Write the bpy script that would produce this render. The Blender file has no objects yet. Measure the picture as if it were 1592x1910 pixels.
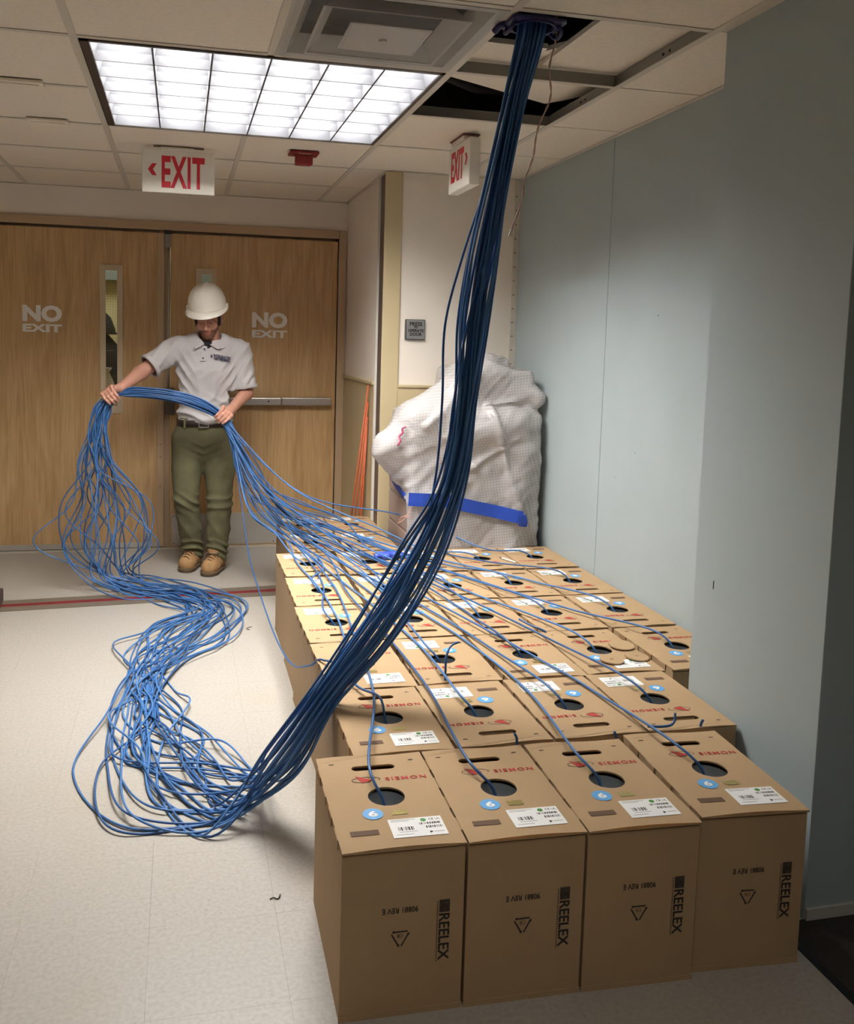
import bpy, bmesh, math, random
import numpy as np
from mathutils import Vector, Matrix, noise

scene = bpy.context.scene
COL = scene.collection
PI = math.pi
rnd = random.Random(7)

# ------------------------------------------------------------------ camera
cam_data = bpy.data.cameras.new('camera')
cam = bpy.data.objects.new('camera', cam_data)
COL.objects.link(cam)
_r = Vector((0.9743125, -0.22374246, 0.02558251))
_u = Vector((-0.0035874, 0.09816438, 0.99516375))
_f = Vector((0.22517168, 0.96969225, -0.09484013))
_m = Matrix((_r, _u, -_f)).transposed().to_4x4()
_m.translation = Vector((0.32981, -3.02552, 1.42771))
cam.matrix_world = _m
cam_data.sensor_fit = 'HORIZONTAL'
cam_data.sensor_width = 36.0
cam_data.lens = 1674.14 * 36.0 / 1592.0
cam_data.shift_x = 72.036 / 1592.0
cam_data.shift_y = -161.629 / 1592.0
cam_data.clip_start = 0.05
scene.camera = cam

# ------------------------------------------------------------------ world, exposure
world = bpy.data.worlds.new('world')
scene.world = world
world.use_nodes = True
world.node_tree.nodes['Background'].inputs[0].default_value = (0.9, 0.93, 1.0, 1)
world.node_tree.nodes['Background'].inputs[1].default_value = 0.02
vs = scene.view_settings
vs.view_transform = 'Standard'
vs.look = 'None'
vs.gamma = 1.0
vs.use_curve_mapping = False
vs.exposure = -0.35
scene.cycles.max_bounces = 6
scene.cycles.diffuse_bounces = 4
scene.cycles.glossy_bounces = 2
scene.cycles.transmission_bounces = 2
scene.cycles.transparent_max_bounces = 8
scene.cycles.caustics_reflective = False
scene.cycles.caustics_refractive = False
LAMP_POWER = 64.0          # emission strength of the troffer lamp over the doors
LAMP_POWER_BACK = 9.0      # the same troffer further back in the corridor, behind the photographer

# ------------------------------------------------------------------ helpers
def lin(c):
    c = c / 255.0
    return c / 12.92 if c <= 0.04045 else ((c + 0.055) / 1.055) ** 2.4

def rgb(r, g, b):
    return (lin(r), lin(g), lin(b), 1.0)

MATS = {}

def mat(name, color, rough=0.6, metal=0.0, var=0.0, var_scale=30.0, bump=0.0, bump_scale=200.0,
        spec=0.5, detail=4.0, stretch=None, emit=None, emit_strength=0.0, sheen=0.0):
    if name in MATS:
        return MATS[name]
    m = bpy.data.materials.new(name)
    m.use_nodes = True
    nt = m.node_tree
    b = nt.nodes['Principled BSDF']
    b.inputs['Base Color'].default_value = color
    b.inputs['Roughness'].default_value = rough
    b.inputs['Metallic'].default_value = metal
    b.inputs['Specular IOR Level'].default_value = spec
    if sheen:
        b.inputs['Sheen Weight'].default_value = sheen
    if emit is not None:
        b.inputs['Emission Color'].default_value = emit
        b.inputs['Emission Strength'].default_value = emit_strength
    if var or bump:
        tc = nt.nodes.new('ShaderNodeTexCoord')
        mp = nt.nodes.new('ShaderNodeMapping')
        if stretch:
            mp.inputs['Scale'].default_value = stretch
        nt.links.new(tc.outputs['Object'], mp.inputs['Vector'])
    if var:
        n = nt.nodes.new('ShaderNodeTexNoise')
        n.inputs['Scale'].default_value = var_scale
        n.inputs['Detail'].default_value = detail
        nt.links.new(mp.outputs[0], n.inputs['Vector'])
        r = nt.nodes.new('ShaderNodeMapRange')
        r.inputs['From Min'].default_value = 0.25
        r.inputs['From Max'].default_value = 0.75
        r.inputs['To Min'].default_value = 1.0 - var
        r.inputs['To Max'].default_value = 1.0 + var
        nt.links.new(n.outputs['Fac'], r.inputs['Value'])
        mx = nt.nodes.new('ShaderNodeVectorMath')
        mx.operation = 'SCALE'
        mx.inputs[0].default_value = color[:3]
        nt.links.new(r.outputs[0], mx.inputs['Scale'])
        nt.links.new(mx.outputs[0], b.inputs['Base Color'])
    if bump:
        n2 = nt.nodes.new('ShaderNodeTexNoise')
        n2.inputs['Scale'].default_value = bump_scale
        n2.inputs['Detail'].default_value = 3.0
        nt.links.new(mp.outputs[0], n2.inputs['Vector'])
        bp = nt.nodes.new('ShaderNodeBump')
        bp.inputs['Strength'].default_value = bump
        bp.inputs['Distance'].default_value = 0.003
        nt.links.new(n2.outputs['Fac'], bp.inputs['Height'])
        nt.links.new(bp.outputs[0], b.inputs['Normal'])
    MATS[name] = m
    return m

class MB:
    """collects shapes, builds one mesh"""
    def __init__(self):
        self.v = []
        self.f = []
        self.mi = []
    def add(self, vs_, fs_, mi=0):
        o = len(self.v)
        self.v.extend([tuple(map(float, q)) for q in vs_])
        for f in fs_:
            self.f.append(tuple(int(i) + o for i in f))
            self.mi.append(mi)
        return self
    def box(self, x0, x1, y0, y1, z0, z1, mi=0):
        return self.add([(x0, y0, z0), (x1, y0, z0), (x1, y1, z0), (x0, y1, z0), (x0, y0, z1), (x1, y0, z1), (x1, y1, z1), (x0, y1, z1)],
                        [(0, 3, 2, 1), (4, 5, 6, 7), (0, 1, 5, 4), (1, 2, 6, 5), (2, 3, 7, 6), (3, 0, 4, 7)], mi)
    def prism(self, poly, axis, a0, a1, mi=0):
        """poly: 2D points in the plane perpendicular to axis ('x': (y,z), 'y': (x,z), 'z': (x,y))"""
        n = len(poly)
        def P(q, a):
            if axis == 'x':
                return (a, q[0], q[1])
            if axis == 'y':
                return (q[0], a, q[1])
            return (q[0], q[1], a)
        vs_ = [P(q, a0) for q in poly] + [P(q, a1) for q in poly]
        fs_ = [tuple(range(n)), tuple(range(2 * n - 1, n - 1, -1))]
        for i in range(n):
            j = (i + 1) % n
            fs_.append((i, i + n, j + n, j))
        return self.add(vs_, fs_, mi)
    def tube(self, pts, r, sides=8, cap=True, mi=0):
        pts = np.asarray(pts, float)
        n = len(pts)
        rad = np.full(n, r, float) if np.isscalar(r) else np.asarray(r, float)
        t = np.gradient(pts, axis=0)
        t /= np.linalg.norm(t, axis=1)[:, None] + 1e-12
        nrm = np.zeros_like(pts)
        a = np.array([0, 0, 1.0]) if abs(t[0][2]) < 0.9 else np.array([1.0, 0, 0])
        nn = np.cross(t[0], a)
        nn /= np.linalg.norm(nn)
        for i in range(n):
            nn = nn - t[i] * nn.dot(t[i])
            nn /= np.linalg.norm(nn) + 1e-12
            nrm[i] = nn
        bn = np.cross(t, nrm)
        ang = np.arange(sides) * 2 * PI / sides
        ring = pts[:, None, :] + rad[:, None, None] * (np.cos(ang)[None, :, None] * nrm[:, None, :] + np.sin(ang)[None, :, None] * bn[:, None, :])
        vs_ = ring.reshape(-1, 3)
        fs_ = []
        for i in range(n - 1):
            for k in range(sides):
                k2 = (k + 1) % sides
                fs_.append((i * sides + k, i * sides + k2, (i + 1) * sides + k2, (i + 1) * sides + k))
        if cap:
            fs_.append(tuple(range(sides - 1, -1, -1)))
            fs_.append(tuple((n - 1) * sides + k for k in range(sides)))
        return self.add(vs_, fs_, mi)
    def lathe(self, prof, center=(0, 0, 0), seg=24, axis='z', mi=0, cap=True):
        """prof: (radius, height) pairs"""
        n = len(prof)
        vs_ = []
        for r, h in prof:
            for k in range(seg):
                a = 2 * PI * k / seg
                x, y = r * math.cos(a), r * math.sin(a)
                if axis == 'z':
                    q = (x, y, h)
                elif axis == 'y':
                    q = (x, -h, y)
                else:
                    q = (h, x, y)
                vs_.append((q[0] + center[0], q[1] + center[1], q[2] + center[2]))
        fs_ = []
        for i in range(n - 1):
            for k in range(seg):
                k2 = (k + 1) % seg
                fs_.append((i * seg + k, i * seg + k2, (i + 1) * seg + k2, (i + 1) * seg + k))
        if cap:
            fs_.append(tuple(range(seg - 1, -1, -1)))
            fs_.append(tuple((n - 1) * seg + k for k in range(seg)))
        return self.add(vs_, fs_, mi)
    def mesh(self, name, mats, smooth=False, bevel=0.0):
        me = bpy.data.meshes.new(name)
        me.from_pydata(self.v, [], self.f)
        if not isinstance(mats, (list, tuple)):
            mats = [mats]
        for m in mats:
            me.materials.append(m)
        if len(mats) > 1:
            me.polygons.foreach_set('material_index', self.mi)
        bm = bmesh.new()
        bm.from_mesh(me)
        bmesh.ops.recalc_face_normals(bm, faces=bm.faces)
        if bevel:
            bmesh.ops.bevel(bm, geom=[e for e in bm.edges if len(e.link_faces) == 2 and e.calc_face_angle(0) > 0.6], offset=bevel, segments=2, affect='EDGES', profile=0.5)
        bm.to_mesh(me)
        bm.free()
        if smooth:
            me.polygons.foreach_set('use_smooth', [True] * len(me.polygons))
        me.update()
        return me
    def build(self, name, mats, parent=None, smooth=False, bevel=0.0, loc=None):
        return link(name, self.mesh(name, mats, smooth, bevel), parent, loc)

def link(name, data, parent=None, loc=None, rot=None):
    o = bpy.data.objects.new(name, data)
    COL.objects.link(o)
    if parent is not None:
        o.parent = parent
    if loc is not None:
        o.location = loc
    if rot is not None:
        o.rotation_euler = rot
    return o

def tag(o, label=None, cat=None, group=None, kind=None):
    if label:
        o['label'] = label
    if cat:
        o['category'] = cat
    if group:
        o['group'] = group
    if kind:
        o['kind'] = kind
    return o

def empty(name, loc=(0, 0, 0), rz=0.0):
    o = bpy.data.objects.new(name, None)
    o.empty_display_size = 0.05
    COL.objects.link(o)
    o.location = loc
    o.rotation_euler = (0, 0, rz)
    return o

def copy_tree(o, parent=None):
    c = o.copy()
    COL.objects.link(c)
    if parent is not None:
        c.parent = parent
    for ch in o.children:
        copy_tree(ch, c)
    return c

def text_mesh(name, body, size, m, bold=0.0, sx=1.0, align='CENTER', extrude=0.0, spacing=1.0, line=1.0, fit=None):
    cu = bpy.data.curves.new(name, 'FONT')
    cu.body = body
    cu.size = size
    cu.align_x = align
    cu.align_y = 'CENTER'
    cu.offset = bold
    cu.extrude = extrude
    cu.space_character = spacing
    cu.space_line = line
    cu.resolution_u = 3
    ob = bpy.data.objects.new(name, cu)
    COL.objects.link(ob)
    dg = bpy.context.evaluated_depsgraph_get()
    me = bpy.data.meshes.new_from_object(ob.evaluated_get(dg))
    if fit:
        xs = [v.co.x for v in me.vertices]
        ys = [v.co.y for v in me.vertices]
        me.transform(Matrix.Translation((-(min(xs) + max(xs)) / 2, -(min(ys) + max(ys)) / 2, 0)))
        me.transform(Matrix.Diagonal((fit[0] / (max(xs) - min(xs)), fit[1] / (max(ys) - min(ys)), 1, 1)))
    else:
        me.transform(Matrix.Diagonal((sx, 1, 1, 1)))
    me.materials.clear()
    me.materials.append(m)
    me.name = name
    bpy.data.objects.remove(ob)
    bpy.data.curves.remove(cu)
    return me

def plate_mesh(name, outer, holes, thick, m):
    """flat plate with holes, from 2D outlines, top at z = 0"""
    cu = bpy.data.curves.new(name, 'CURVE')
    cu.dimensions = '2D'
    cu.fill_mode = 'BOTH'
    cu.extrude = thick / 2
    for pl in [outer] + list(holes):
        s = cu.splines.new('POLY')
        s.points.add(len(pl) - 1)
        for i, q in enumerate(pl):
            s.points[i].co = (q[0], q[1], 0, 1)
        s.use_cyclic_u = True
    ob = bpy.data.objects.new(name, cu)
    COL.objects.link(ob)
    dg = bpy.context.evaluated_depsgraph_get()
    me = bpy.data.meshes.new_from_object(ob.evaluated_get(dg))
    me.transform(Matrix.Translation((0, 0, -thick / 2)))
    me.materials.clear()
    me.materials.append(m)
    bpy.data.objects.remove(ob)
    bpy.data.curves.remove(cu)
    return me

def circle(cx, cy, r, n=24):
    return [(cx + r * math.cos(2 * PI * k / n), cy + r * math.sin(2 * PI * k / n)) for k in range(n)]

def slot(cx, cy, w, h, n=6):
    r = h / 2
    pts = []
    for s, a0 in ((1, -PI / 2), (-1, PI / 2)):
        for k in range(n + 1):
            a = a0 + PI * k / n
            pts.append((cx + s * (w / 2 - r) + r * math.cos(a), cy + r * math.sin(a)))
    return pts

# ------------------------------------------------------------------ materials
def wood_mat(name, c1, c2, grain_x):
    m = bpy.data.materials.new(name)
    m.use_nodes = True
    nt = m.node_tree
    b = nt.nodes['Principled BSDF']
    tc = nt.nodes.new('ShaderNodeTexCoord')
    mp = nt.nodes.new('ShaderNodeMapping')
    mp.inputs['Scale'].default_value = (3.2, 3.2, 0.55)
    nt.links.new(tc.outputs['Object'], mp.inputs['Vector'])
    w = nt.nodes.new('ShaderNodeTexNoise')
    w.inputs['Scale'].default_value = 1.6
    w.inputs['Detail'].default_value = 3.0
    w.inputs['Distortion'].default_value = 0.6
    nt.links.new(mp.outputs[0], w.inputs['Vector'])
    wv = nt.nodes.new('ShaderNodeMath')
    wv.operation = 'MULTIPLY'
    wv.inputs[1].default_value = 26.0
    nt.links.new(w.outputs['Fac'], wv.inputs[0])
    sn = nt.nodes.new('ShaderNodeMath')
    sn.operation = 'SINE'
    nt.links.new(wv.outputs[0], sn.inputs[0])
    mp2 = nt.nodes.new('ShaderNodeMapping')
    mp2.inputs['Scale'].default_value = (110, 110, 5)
    nt.links.new(tc.outputs['Object'], mp2.inputs['Vector'])
    fine = nt.nodes.new('ShaderNodeTexNoise')
    fine.inputs['Scale'].default_value = 1.0
    fine.inputs['Detail'].default_value = 4.0
    nt.links.new(mp2.outputs[0], fine.inputs['Vector'])
    add = nt.nodes.new('ShaderNodeMath')
    add.operation = 'MULTIPLY_ADD'
    add.inputs[1].default_value = 0.10
    nt.links.new(sn.outputs[0], add.inputs[0])
    nt.links.new(fine.outputs['Fac'], add.inputs[2])
    cr = nt.nodes.new('ShaderNodeValToRGB')
    cr.color_ramp.elements[0].position = 0.25
    cr.color_ramp.elements[0].color = c1
    cr.color_ramp.elements[1].position = 0.72
    cr.color_ramp.elements[1].color = c2
    nt.links.new(add.outputs[0], cr.inputs['Fac'])
    nt.links.new(cr.outputs[0], b.inputs['Base Color'])
    b.inputs['Roughness'].default_value = 0.42
    MATS[name] = m
    return m

def floor_mat():
    m = bpy.data.materials.new('vinyl_tile')
    m.use_nodes = True
    nt = m.node_tree
    b = nt.nodes['Principled BSDF']
    g = nt.nodes.new('ShaderNodeNewGeometry')
    n1 = nt.nodes.new('ShaderNodeTexNoise')
    n1.inputs['Scale'].default_value = 90.0
    n1.inputs['Detail'].default_value = 6.0
    nt.links.new(g.outputs['Position'], n1.inputs['Vector'])
    cr = nt.nodes.new('ShaderNodeValToRGB')
    e = cr.color_ramp.elements
    e[0].position = 0.30
    e[0].color = rgb(160, 153, 143)
    e[1].position = 0.62
    e[1].color = rgb(172, 166, 156)
    nt.links.new(n1.outputs['Fac'], cr.inputs['Fac'])
    # dark chips and scuffs
    v = nt.nodes.new('ShaderNodeTexVoronoi')
    v.inputs['Scale'].default_value = 38.0
    nt.links.new(g.outputs['Position'], v.inputs['Vector'])
    r = nt.nodes.new('ShaderNodeMapRange')
    r.inputs['From Min'].default_value = 0.03
    r.inputs['From Max'].default_value = 0.11
    nt.links.new(v.outputs['Distance'], r.inputs['Value'])
    n3 = nt.nodes.new('ShaderNodeTexNoise')
    n3.inputs['Scale'].default_value = 3.0
    n3.inputs['Detail'].default_value = 3.0
    nt.links.new(g.outputs['Position'], n3.inputs['Vector'])
    r3 = nt.nodes.new('ShaderNodeMapRange')
    r3.inputs['From Min'].default_value = 0.45
    r3.inputs['From Max'].default_value = 0.62
    nt.links.new(n3.outputs['Fac'], r3.inputs['Value'])
    inv = nt.nodes.new('ShaderNodeMath')
    inv.operation = 'SUBTRACT'
    inv.inputs[0].default_value = 1.0
    nt.links.new(r.outputs[0], inv.inputs[1])
    mu = nt.nodes.new('ShaderNodeMath')
    mu.operation = 'MULTIPLY'
    nt.links.new(inv.outputs[0], mu.inputs[0])
    nt.links.new(r3.outputs[0], mu.inputs[1])
    mu2 = nt.nodes.new('ShaderNodeMath')
    mu2.operation = 'MULTIPLY'
    mu2.inputs[1].default_value = 0.55
    nt.links.new(mu.outputs[0], mu2.inputs[0])
    mx = nt.nodes.new('ShaderNodeMixRGB')
    nt.links.new(mu2.outputs[0], mx.inputs['Fac'])
    nt.links.new(cr.outputs[0], mx.inputs['Color1'])
    mx.inputs['Color2'].default_value = rgb(95, 85, 70)
    # broad brownish wear stains
    n4 = nt.nodes.new('ShaderNodeTexNoise')
    n4.inputs['Scale'].default_value = 1.7
    n4.inputs['Detail'].default_value = 5.0
    nt.links.new(g.outputs['Position'], n4.inputs['Vector'])
    r4 = nt.nodes.new('ShaderNodeMapRange')
    r4.inputs['From Min'].default_value = 0.52
    r4.inputs['From Max'].default_value = 0.75
    r4.inputs['To Max'].default_value = 0.35
    nt.links.new(n4.outputs['Fac'], r4.inputs['Value'])
    mx2 = nt.nodes.new('ShaderNodeMixRGB')
    nt.links.new(r4.outputs[0], mx2.inputs['Fac'])
    nt.links.new(mx.outputs[0], mx2.inputs['Color1'])
    mx2.inputs['Color2'].default_value = rgb(160, 147, 122)
    nt.links.new(mx2.outputs[0], b.inputs['Base Color'])
    b.inputs['Roughness'].default_value = 0.38
    b.inputs['Specular IOR Level'].default_value = 0.4
    MATS['vinyl_tile'] = m
    return m

M_FLOOR = floor_mat()
M_CEIL = mat('ceiling_tile', rgb(232, 221, 203), 0.9, var=0.05, var_scale=60, bump=0.25, bump_scale=350)
M_TEE = mat('tee_metal', rgb(205, 196, 180), 0.5)
M_STEEL_DULL = mat('tee_web_metal', rgb(150, 148, 142), 0.45, 0.6)
M_WALL_WARM = mat('painted_wall', rgb(238, 227, 213), 0.75, var=0.015, var_scale=5, bump=0.05, bump_scale=400)
M_WALL_BLUE = mat('blue_wall_paint', rgb(168, 179, 180), 0.7, var=0.03, var_scale=3.5, bump=0.06, bump_scale=500)
M_BEIGE = mat('beige_panel', rgb(196, 178, 140), 0.55, var=0.02, var_scale=8)
M_FRAME = mat('door_frame_paint', rgb(190, 162, 130), 0.5)
M_OAK = wood_mat('oak_veneer', rgb(186, 148, 99), rgb(212, 175, 126), 1)
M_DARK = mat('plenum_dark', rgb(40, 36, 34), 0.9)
M_BLACK = mat('black_plastic', rgb(22, 22, 24), 0.45)
M_STEEL = mat('brushed_steel', rgb(190, 185, 178), 0.32, 0.85, var=0.06, var_scale=12, stretch=(1, 1, 30))
M_KICK = mat('kick_plate_steel', rgb(200, 194, 186), 0.4, 0.55, var=0.05, var_scale=10)
M_WHITE = mat('white_plastic', rgb(225, 220, 208), 0.45)
M_RED = mat('sign_red', rgb(205, 35, 50), 0.5)
M_DKRED = mat('alarm_red', rgb(135, 28, 28), 0.4)
M_VINYLTXT = mat('white_vinyl', rgb(242, 238, 230), 0.6)
M_CARPET = mat('dark_carpet', rgb(48, 43, 36), 0.95, var=0.25, var_scale=140, bump=0.6, bump_scale=300)
M_BASE = mat('cove_base', rgb(188, 186, 176), 0.6)
M_CARD = mat('cardboard', rgb(172, 142, 105), 0.85, var=0.035, var_scale=14, detail=6, bump=0.06, bump_scale=260, stretch=(1, 1, 1))
M_CARD_IN = mat('cardboard_edge', rgb(150, 116, 78), 0.9)
M_INK = mat('black_ink', rgb(45, 36, 30), 0.8)
M_INKBROWN = mat('brown_ink', rgb(98, 72, 52), 0.8)
M_REDINK = mat('red_ink', rgb(178, 52, 44), 0.8)
M_STICK = mat('blue_sticker', rgb(90, 160, 214), 0.5)
M_PAPER = mat('white_paper', rgb(232, 230, 226), 0.6)
M_HOLO = mat('gold_hologram', rgb(165, 148, 88), 0.3, 0.5, var=0.35, var_scale=180)
M_GREEN = mat('green_dot', rgb(66, 138, 52), 0.6)
M_REEL = mat('grey_reel', rgb(150, 156, 158), 0.5)

# ------------------------------------------------------------------ the setting
ZC = 2.337          # ceiling height
XW = 2.185          # recessed blue wall
XP = 1.862          # blue wall face nearer the camera
XS = 1.425          # side wall of the door alcove
YD = 3.05           # door wall
YP = 1.83           # press-plate wall
YN = -1.19          # near corner of the blue wall
U = 0.61

# floor
mb = MB()
TX0, TX1, TY0, TY1 = -0.96, 1.785, -2.135, 3.05
mb.box(-2.4, 2.2, -6.2, 3.2, -0.05, -0.004)
mb.box(-2.4, TX0, -6.2, 3.05, -0.02, 0.0)
mb.box(TX0, TX1, -6.2, TY0, -0.02, 0.0)
mb.box(TX1, 2.19, YN - 0.0, TY1, -0.02, 0.0)
mb.box(-2.4, 2.19, TY1, TY1 + 1.9, -0.05, 0.0)
floor = mb.build('floor', M_FLOOR)
tag(floor, 'cream speckled vinyl tile floor of the corridor', kind='structure')
ts = 0.305
tile_me = MB().box(0.0002, ts - 0.0002, 0.0002, ts - 0.0002, -0.0035, 0.0).mesh('floor_tile', M_FLOOR)
for i in range(9):
    for j in range(17):
        link('floor_tile', tile_me, floor, (TX0 + i * ts, TY0 + j * ts, 0))
carpet = MB().box(TX1, 4.2, -6.2, YN, -0.02, 0.003).build('floor', M_CARPET)
tag(carpet, 'dark brown carpet beyond the vinyl tiles at right', kind='structure')
MB().box(TX1 - 0.012, TX1 + 0.006, -6.2, YN, -0.01, 0.005).build('edge_strip', M_BLACK, carpet)

# red striped expansion joint across the floor
jt = empty('trim_1', (0, 1.885, 0), math.radians(4.2))
tag(jt, 'metal expansion joint strip with a red stripe across the floor', kind='structure')
MB().box(-1.6, 0.93, -0.095, -0.024, 0.0, 0.004).build('metal_strip', mat('joint_metal', rgb(128, 116, 102), 0.5, 0.4), jt)
MB().box(-1.6, 0.93, 0.024, 0.095, 0.0, 0.004).build('metal_strip', MATS['joint_metal'], jt)
MB().box(-1.6, 0.93, -0.024, 0.024, 0.0, 0.003).build('red_stripe', mat('joint_red', rgb(118, 30, 34), 0.6, var=0.1), jt)
mb = MB()
mb.box(-0.62, -0.575, -0.11, 0.11, 0.0, 0.07)
mb.build('end_stop', mat('dark_stop', rgb(70, 52, 46), 0.6), jt, bevel=0.006)

# ceiling: tiles, tees, slab above
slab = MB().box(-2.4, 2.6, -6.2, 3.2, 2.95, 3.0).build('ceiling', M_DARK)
tag(slab, 'suspended ceiling of square beige tiles in a metal grid', kind='structure')
tile_c = MB().box(0.004, U - 0.004, 0.004, U - 0.004, 0.0, 0.016).mesh('ceiling_tile', M_CEIL)
tile_half = MB().box(0.004, XW - 1.83 - 0.004, 0.004, U - 0.004, 0.0, 0.016).mesh('ceiling_tile', M_CEIL)
tile_alc = MB().box(0.004, XS - 1.22 - 0.004, 0.004, U - 0.004, 0.0, 0.016).mesh('ceiling_tile', M_CEIL)
TB = ZC + 0.003
cross_me = MB().box(0.012, U - 0.012, -0.012, 0.012, 0.0, 0.002).box(0.0, U, -0.0012, 0.0012, 0.002, 0.036).mesh('cross_tee', [M_TEE])
web_me = MB().box(0.012, U - 0.012, -0.012, 0.012, 0.0, 0.002).box(0.0, U, -0.0012, 0.0012, 0.002, 0.042, 1).mesh('cross_tee', [M_TEE, M_STEEL_DULL])
for (i, j) in ((1, -1), (2, -1), (2, 0), (0, 0), (1, 0)):
    link('cross_tee', web_me, None, (i * U, j * U, ZC)).parent = slab
skip = {(0, 0), (1, 0), (0, 1), (1, 1), (1, -1), (2, -1), (2, 0), (0, -6), (1, -6), (0, -5), (1, -5)}
for j in range(-10, 5):
    y = j * U
    for i in range(-4, 4):
        x = i * U
        if j >= 3 and i > 2:
            continue
        if (i, j) in skip:
            continue
        me = tile_c
        if i == 3:
            me = tile_half
        if j >= 3 and i == 2:
            me = tile_alc
        link('ceiling_tile', me, slab, (x, y, TB))
        if i < 3 and not (j >= 3 and i == 2):
            link('cross_tee', web_me if (i, j) == (2, 1) else cross_me, slab, (x, y, ZC))
for i in range(-3, 4):
    x = i * U
    y1 = YD if x < 1.4 else YP
    segs = [(-6.1, y1)] if i != 1 else [(-6.1, -6 * U), (-4 * U, 0.0), (2 * U, y1)]
    for (a, b_) in segs:
        t = MB().box(x - 0.0125, x + 0.0125, a, b_, ZC - 0.0006, ZC + 0.002).box(x - 0.0012, x + 0.0012, a, b_, ZC + 0.002, ZC + 0.042, 1)
        if i == 3:
            for k in range(4):
                for dy in (-0.02, 0.02):
                    t.box(x - 0.003, x - 0.001, k * U - 0.95 + dy - 0.004, k * U - 0.95 + dy + 0.004, ZC + 0.018, ZC + 0.026, 2)
        t.build('main_tee', [M_TEE, M_STEEL_DULL, M_BLACK], slab)
# wall angle along the blue wall
MB().box(XW - 0.022, XW, -0.615, YP, ZC - 0.0008, ZC + 0.001).box(XP - 0.02, XP, -6, -0.62, ZC - 0.0008, ZC + 0.001).build('wall_angle', M_TEE, slab)
MB().box(XS - 0.02, XS, YP, YD, ZC - 0.0008, ZC + 0.001).box(-2, XS, YD - 0.02, YD, ZC - 0.0008, ZC + 0.001).build('wall_angle', M_TEE, slab)
MB().box(XS, XW, YP - 0.02, YP, ZC - 0.0008, ZC + 0.001).build('wall_angle', M_TEE, slab)
# displaced ceiling tiles over the openings
def loose_tile(w, d, loc, rot):
    o = link('displaced_tile', MB().box(-w / 2, w / 2, -d / 2, d / 2, 0, 0.016).mesh('displaced_tile', M_CEIL), slab, loc, rot)
    return o
loose_tile(0.60, 0.60, (1.835, -0.27, ZC + 0.046), (0.0, 0.0, 0.0))
loose_tile(0.27, 0.28, (1.350, -0.055, ZC + 0.046), (0.0, 0.0, 0.02))
loose_tile(0.60, 0.60, (1.69, 0.17, ZC + 0.072), (0.02, -0.02, math.radians(30)))
# dark bits in the plenum
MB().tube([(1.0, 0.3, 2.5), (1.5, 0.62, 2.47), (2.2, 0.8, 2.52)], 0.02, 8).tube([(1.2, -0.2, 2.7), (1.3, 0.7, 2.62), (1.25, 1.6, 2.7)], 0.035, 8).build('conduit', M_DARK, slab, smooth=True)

# walls
wl = MB().box(-2.4, -2.3, -6.2, 3.2, 0, 3.0).build('wall_left', M_WALL_WARM)
tag(wl, 'warm white painted corridor wall at far left', kind='structure')
wb = MB().box(-2.4, 4.2, -6.2, -6.1, 0, 3.0).build('wall_rear', M_WALL_WARM)
tag(wb, 'warm white wall behind the viewpoint', kind='structure')
# door wall with opening -0.99..1.36 x 0..2.10
DX0, DX1, DZ = -0.99, 1.365, 2.095
wd = MB().box(-2.4, DX0, YD, YD + 0.14, 0, 3.0).box(DX1, 2.3, YD, YD + 0.14, 0, 3.0).box(DX0, DX1, YD, YD + 0.14, DZ, 3.0).build('wall_far', M_WALL_WARM)
tag(wd, 'warm beige painted wall above the double doors', kind='structure')
# alcove side wall and press plate wall
ws = MB().box(XS, XS + 0.1, 2.055, YD, 0, 3.0).box(XS, XS + 0.1, YP + 0.002, 2.0, 0, 3.0).box(XS + 0.03, XS + 0.1, 2.0, 2.055, 0, 3.0, 1).build('wall_alcove', [M_WALL_WARM, mat('grey_slot', rgb(120, 110, 102), 0.6)])
tag(ws, 'cream side wall beside the right-hand oak door', kind='structure')
wain = MB().box(XS - 0.008, XS, 2.06, YD, 0.10, 1.165).build('wainscot', M_BEIGE, ws)
MB().box(XS - 0.02, XS, 2.06, YD, 1.165, 1.185).build('rail_cap', M_BEIGE, ws, bevel=0.003)
MB().box(XS - 0.006, XS + 0.012, 2.05, 2.062, 0.0, ZC).build('edge_bead', M_WHITE, ws)
MB().box(XS - 0.004, XS + 0.0, 1.835, 1.998, 0.0, ZC).build('grey_track', mat('grey_track', rgb(112, 100, 92), 0.5, 0.3), ws)
wp = MB().box(XS, XW + 0.1, YP, YP + 0.1, 0, 3.0).build('wall_press_plate', M_WALL_WARM)
tag(wp, 'white wall carrying the steel press plate', kind='structure')
MB().box(XS - 0.02, XS + 0.078, YP - 0.012, YP, 0, ZC - 0.001).build('corner_post', M_BEIGE, wp, bevel=0.004)
MB().box(XS + 0.078, XW, YP - 0.008, YP, 0.0, 1.165).build('wainscot', M_BEIGE, wp)
MB().box(XS + 0.078, XW, YP - 0.016, YP, 1.165, 1.18).build('rail_cap', M_BEIGE, wp, bevel=0.003)
# unfinished corner bead with torn marks where the press plate wall meets the blue wall
cb = MB().box(XW - 0.036, XW, YP - 0.01, YP, 0, ZC).build('corner_bead', mat('plaster_strip', rgb(214, 206, 192), 0.85, var=0.06, var_scale=25), wp)
mb = MB()
for k in range(15):
    z = 1.15 + k * 0.078
    mb.box(XW - 0.03, XW - 0.018, YP - 0.0115, YP - 0.01, z, z + 0.007)
mb.build('nick_marks', mat('nick', rgb(150, 132, 108), 0.9), cb)

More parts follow.
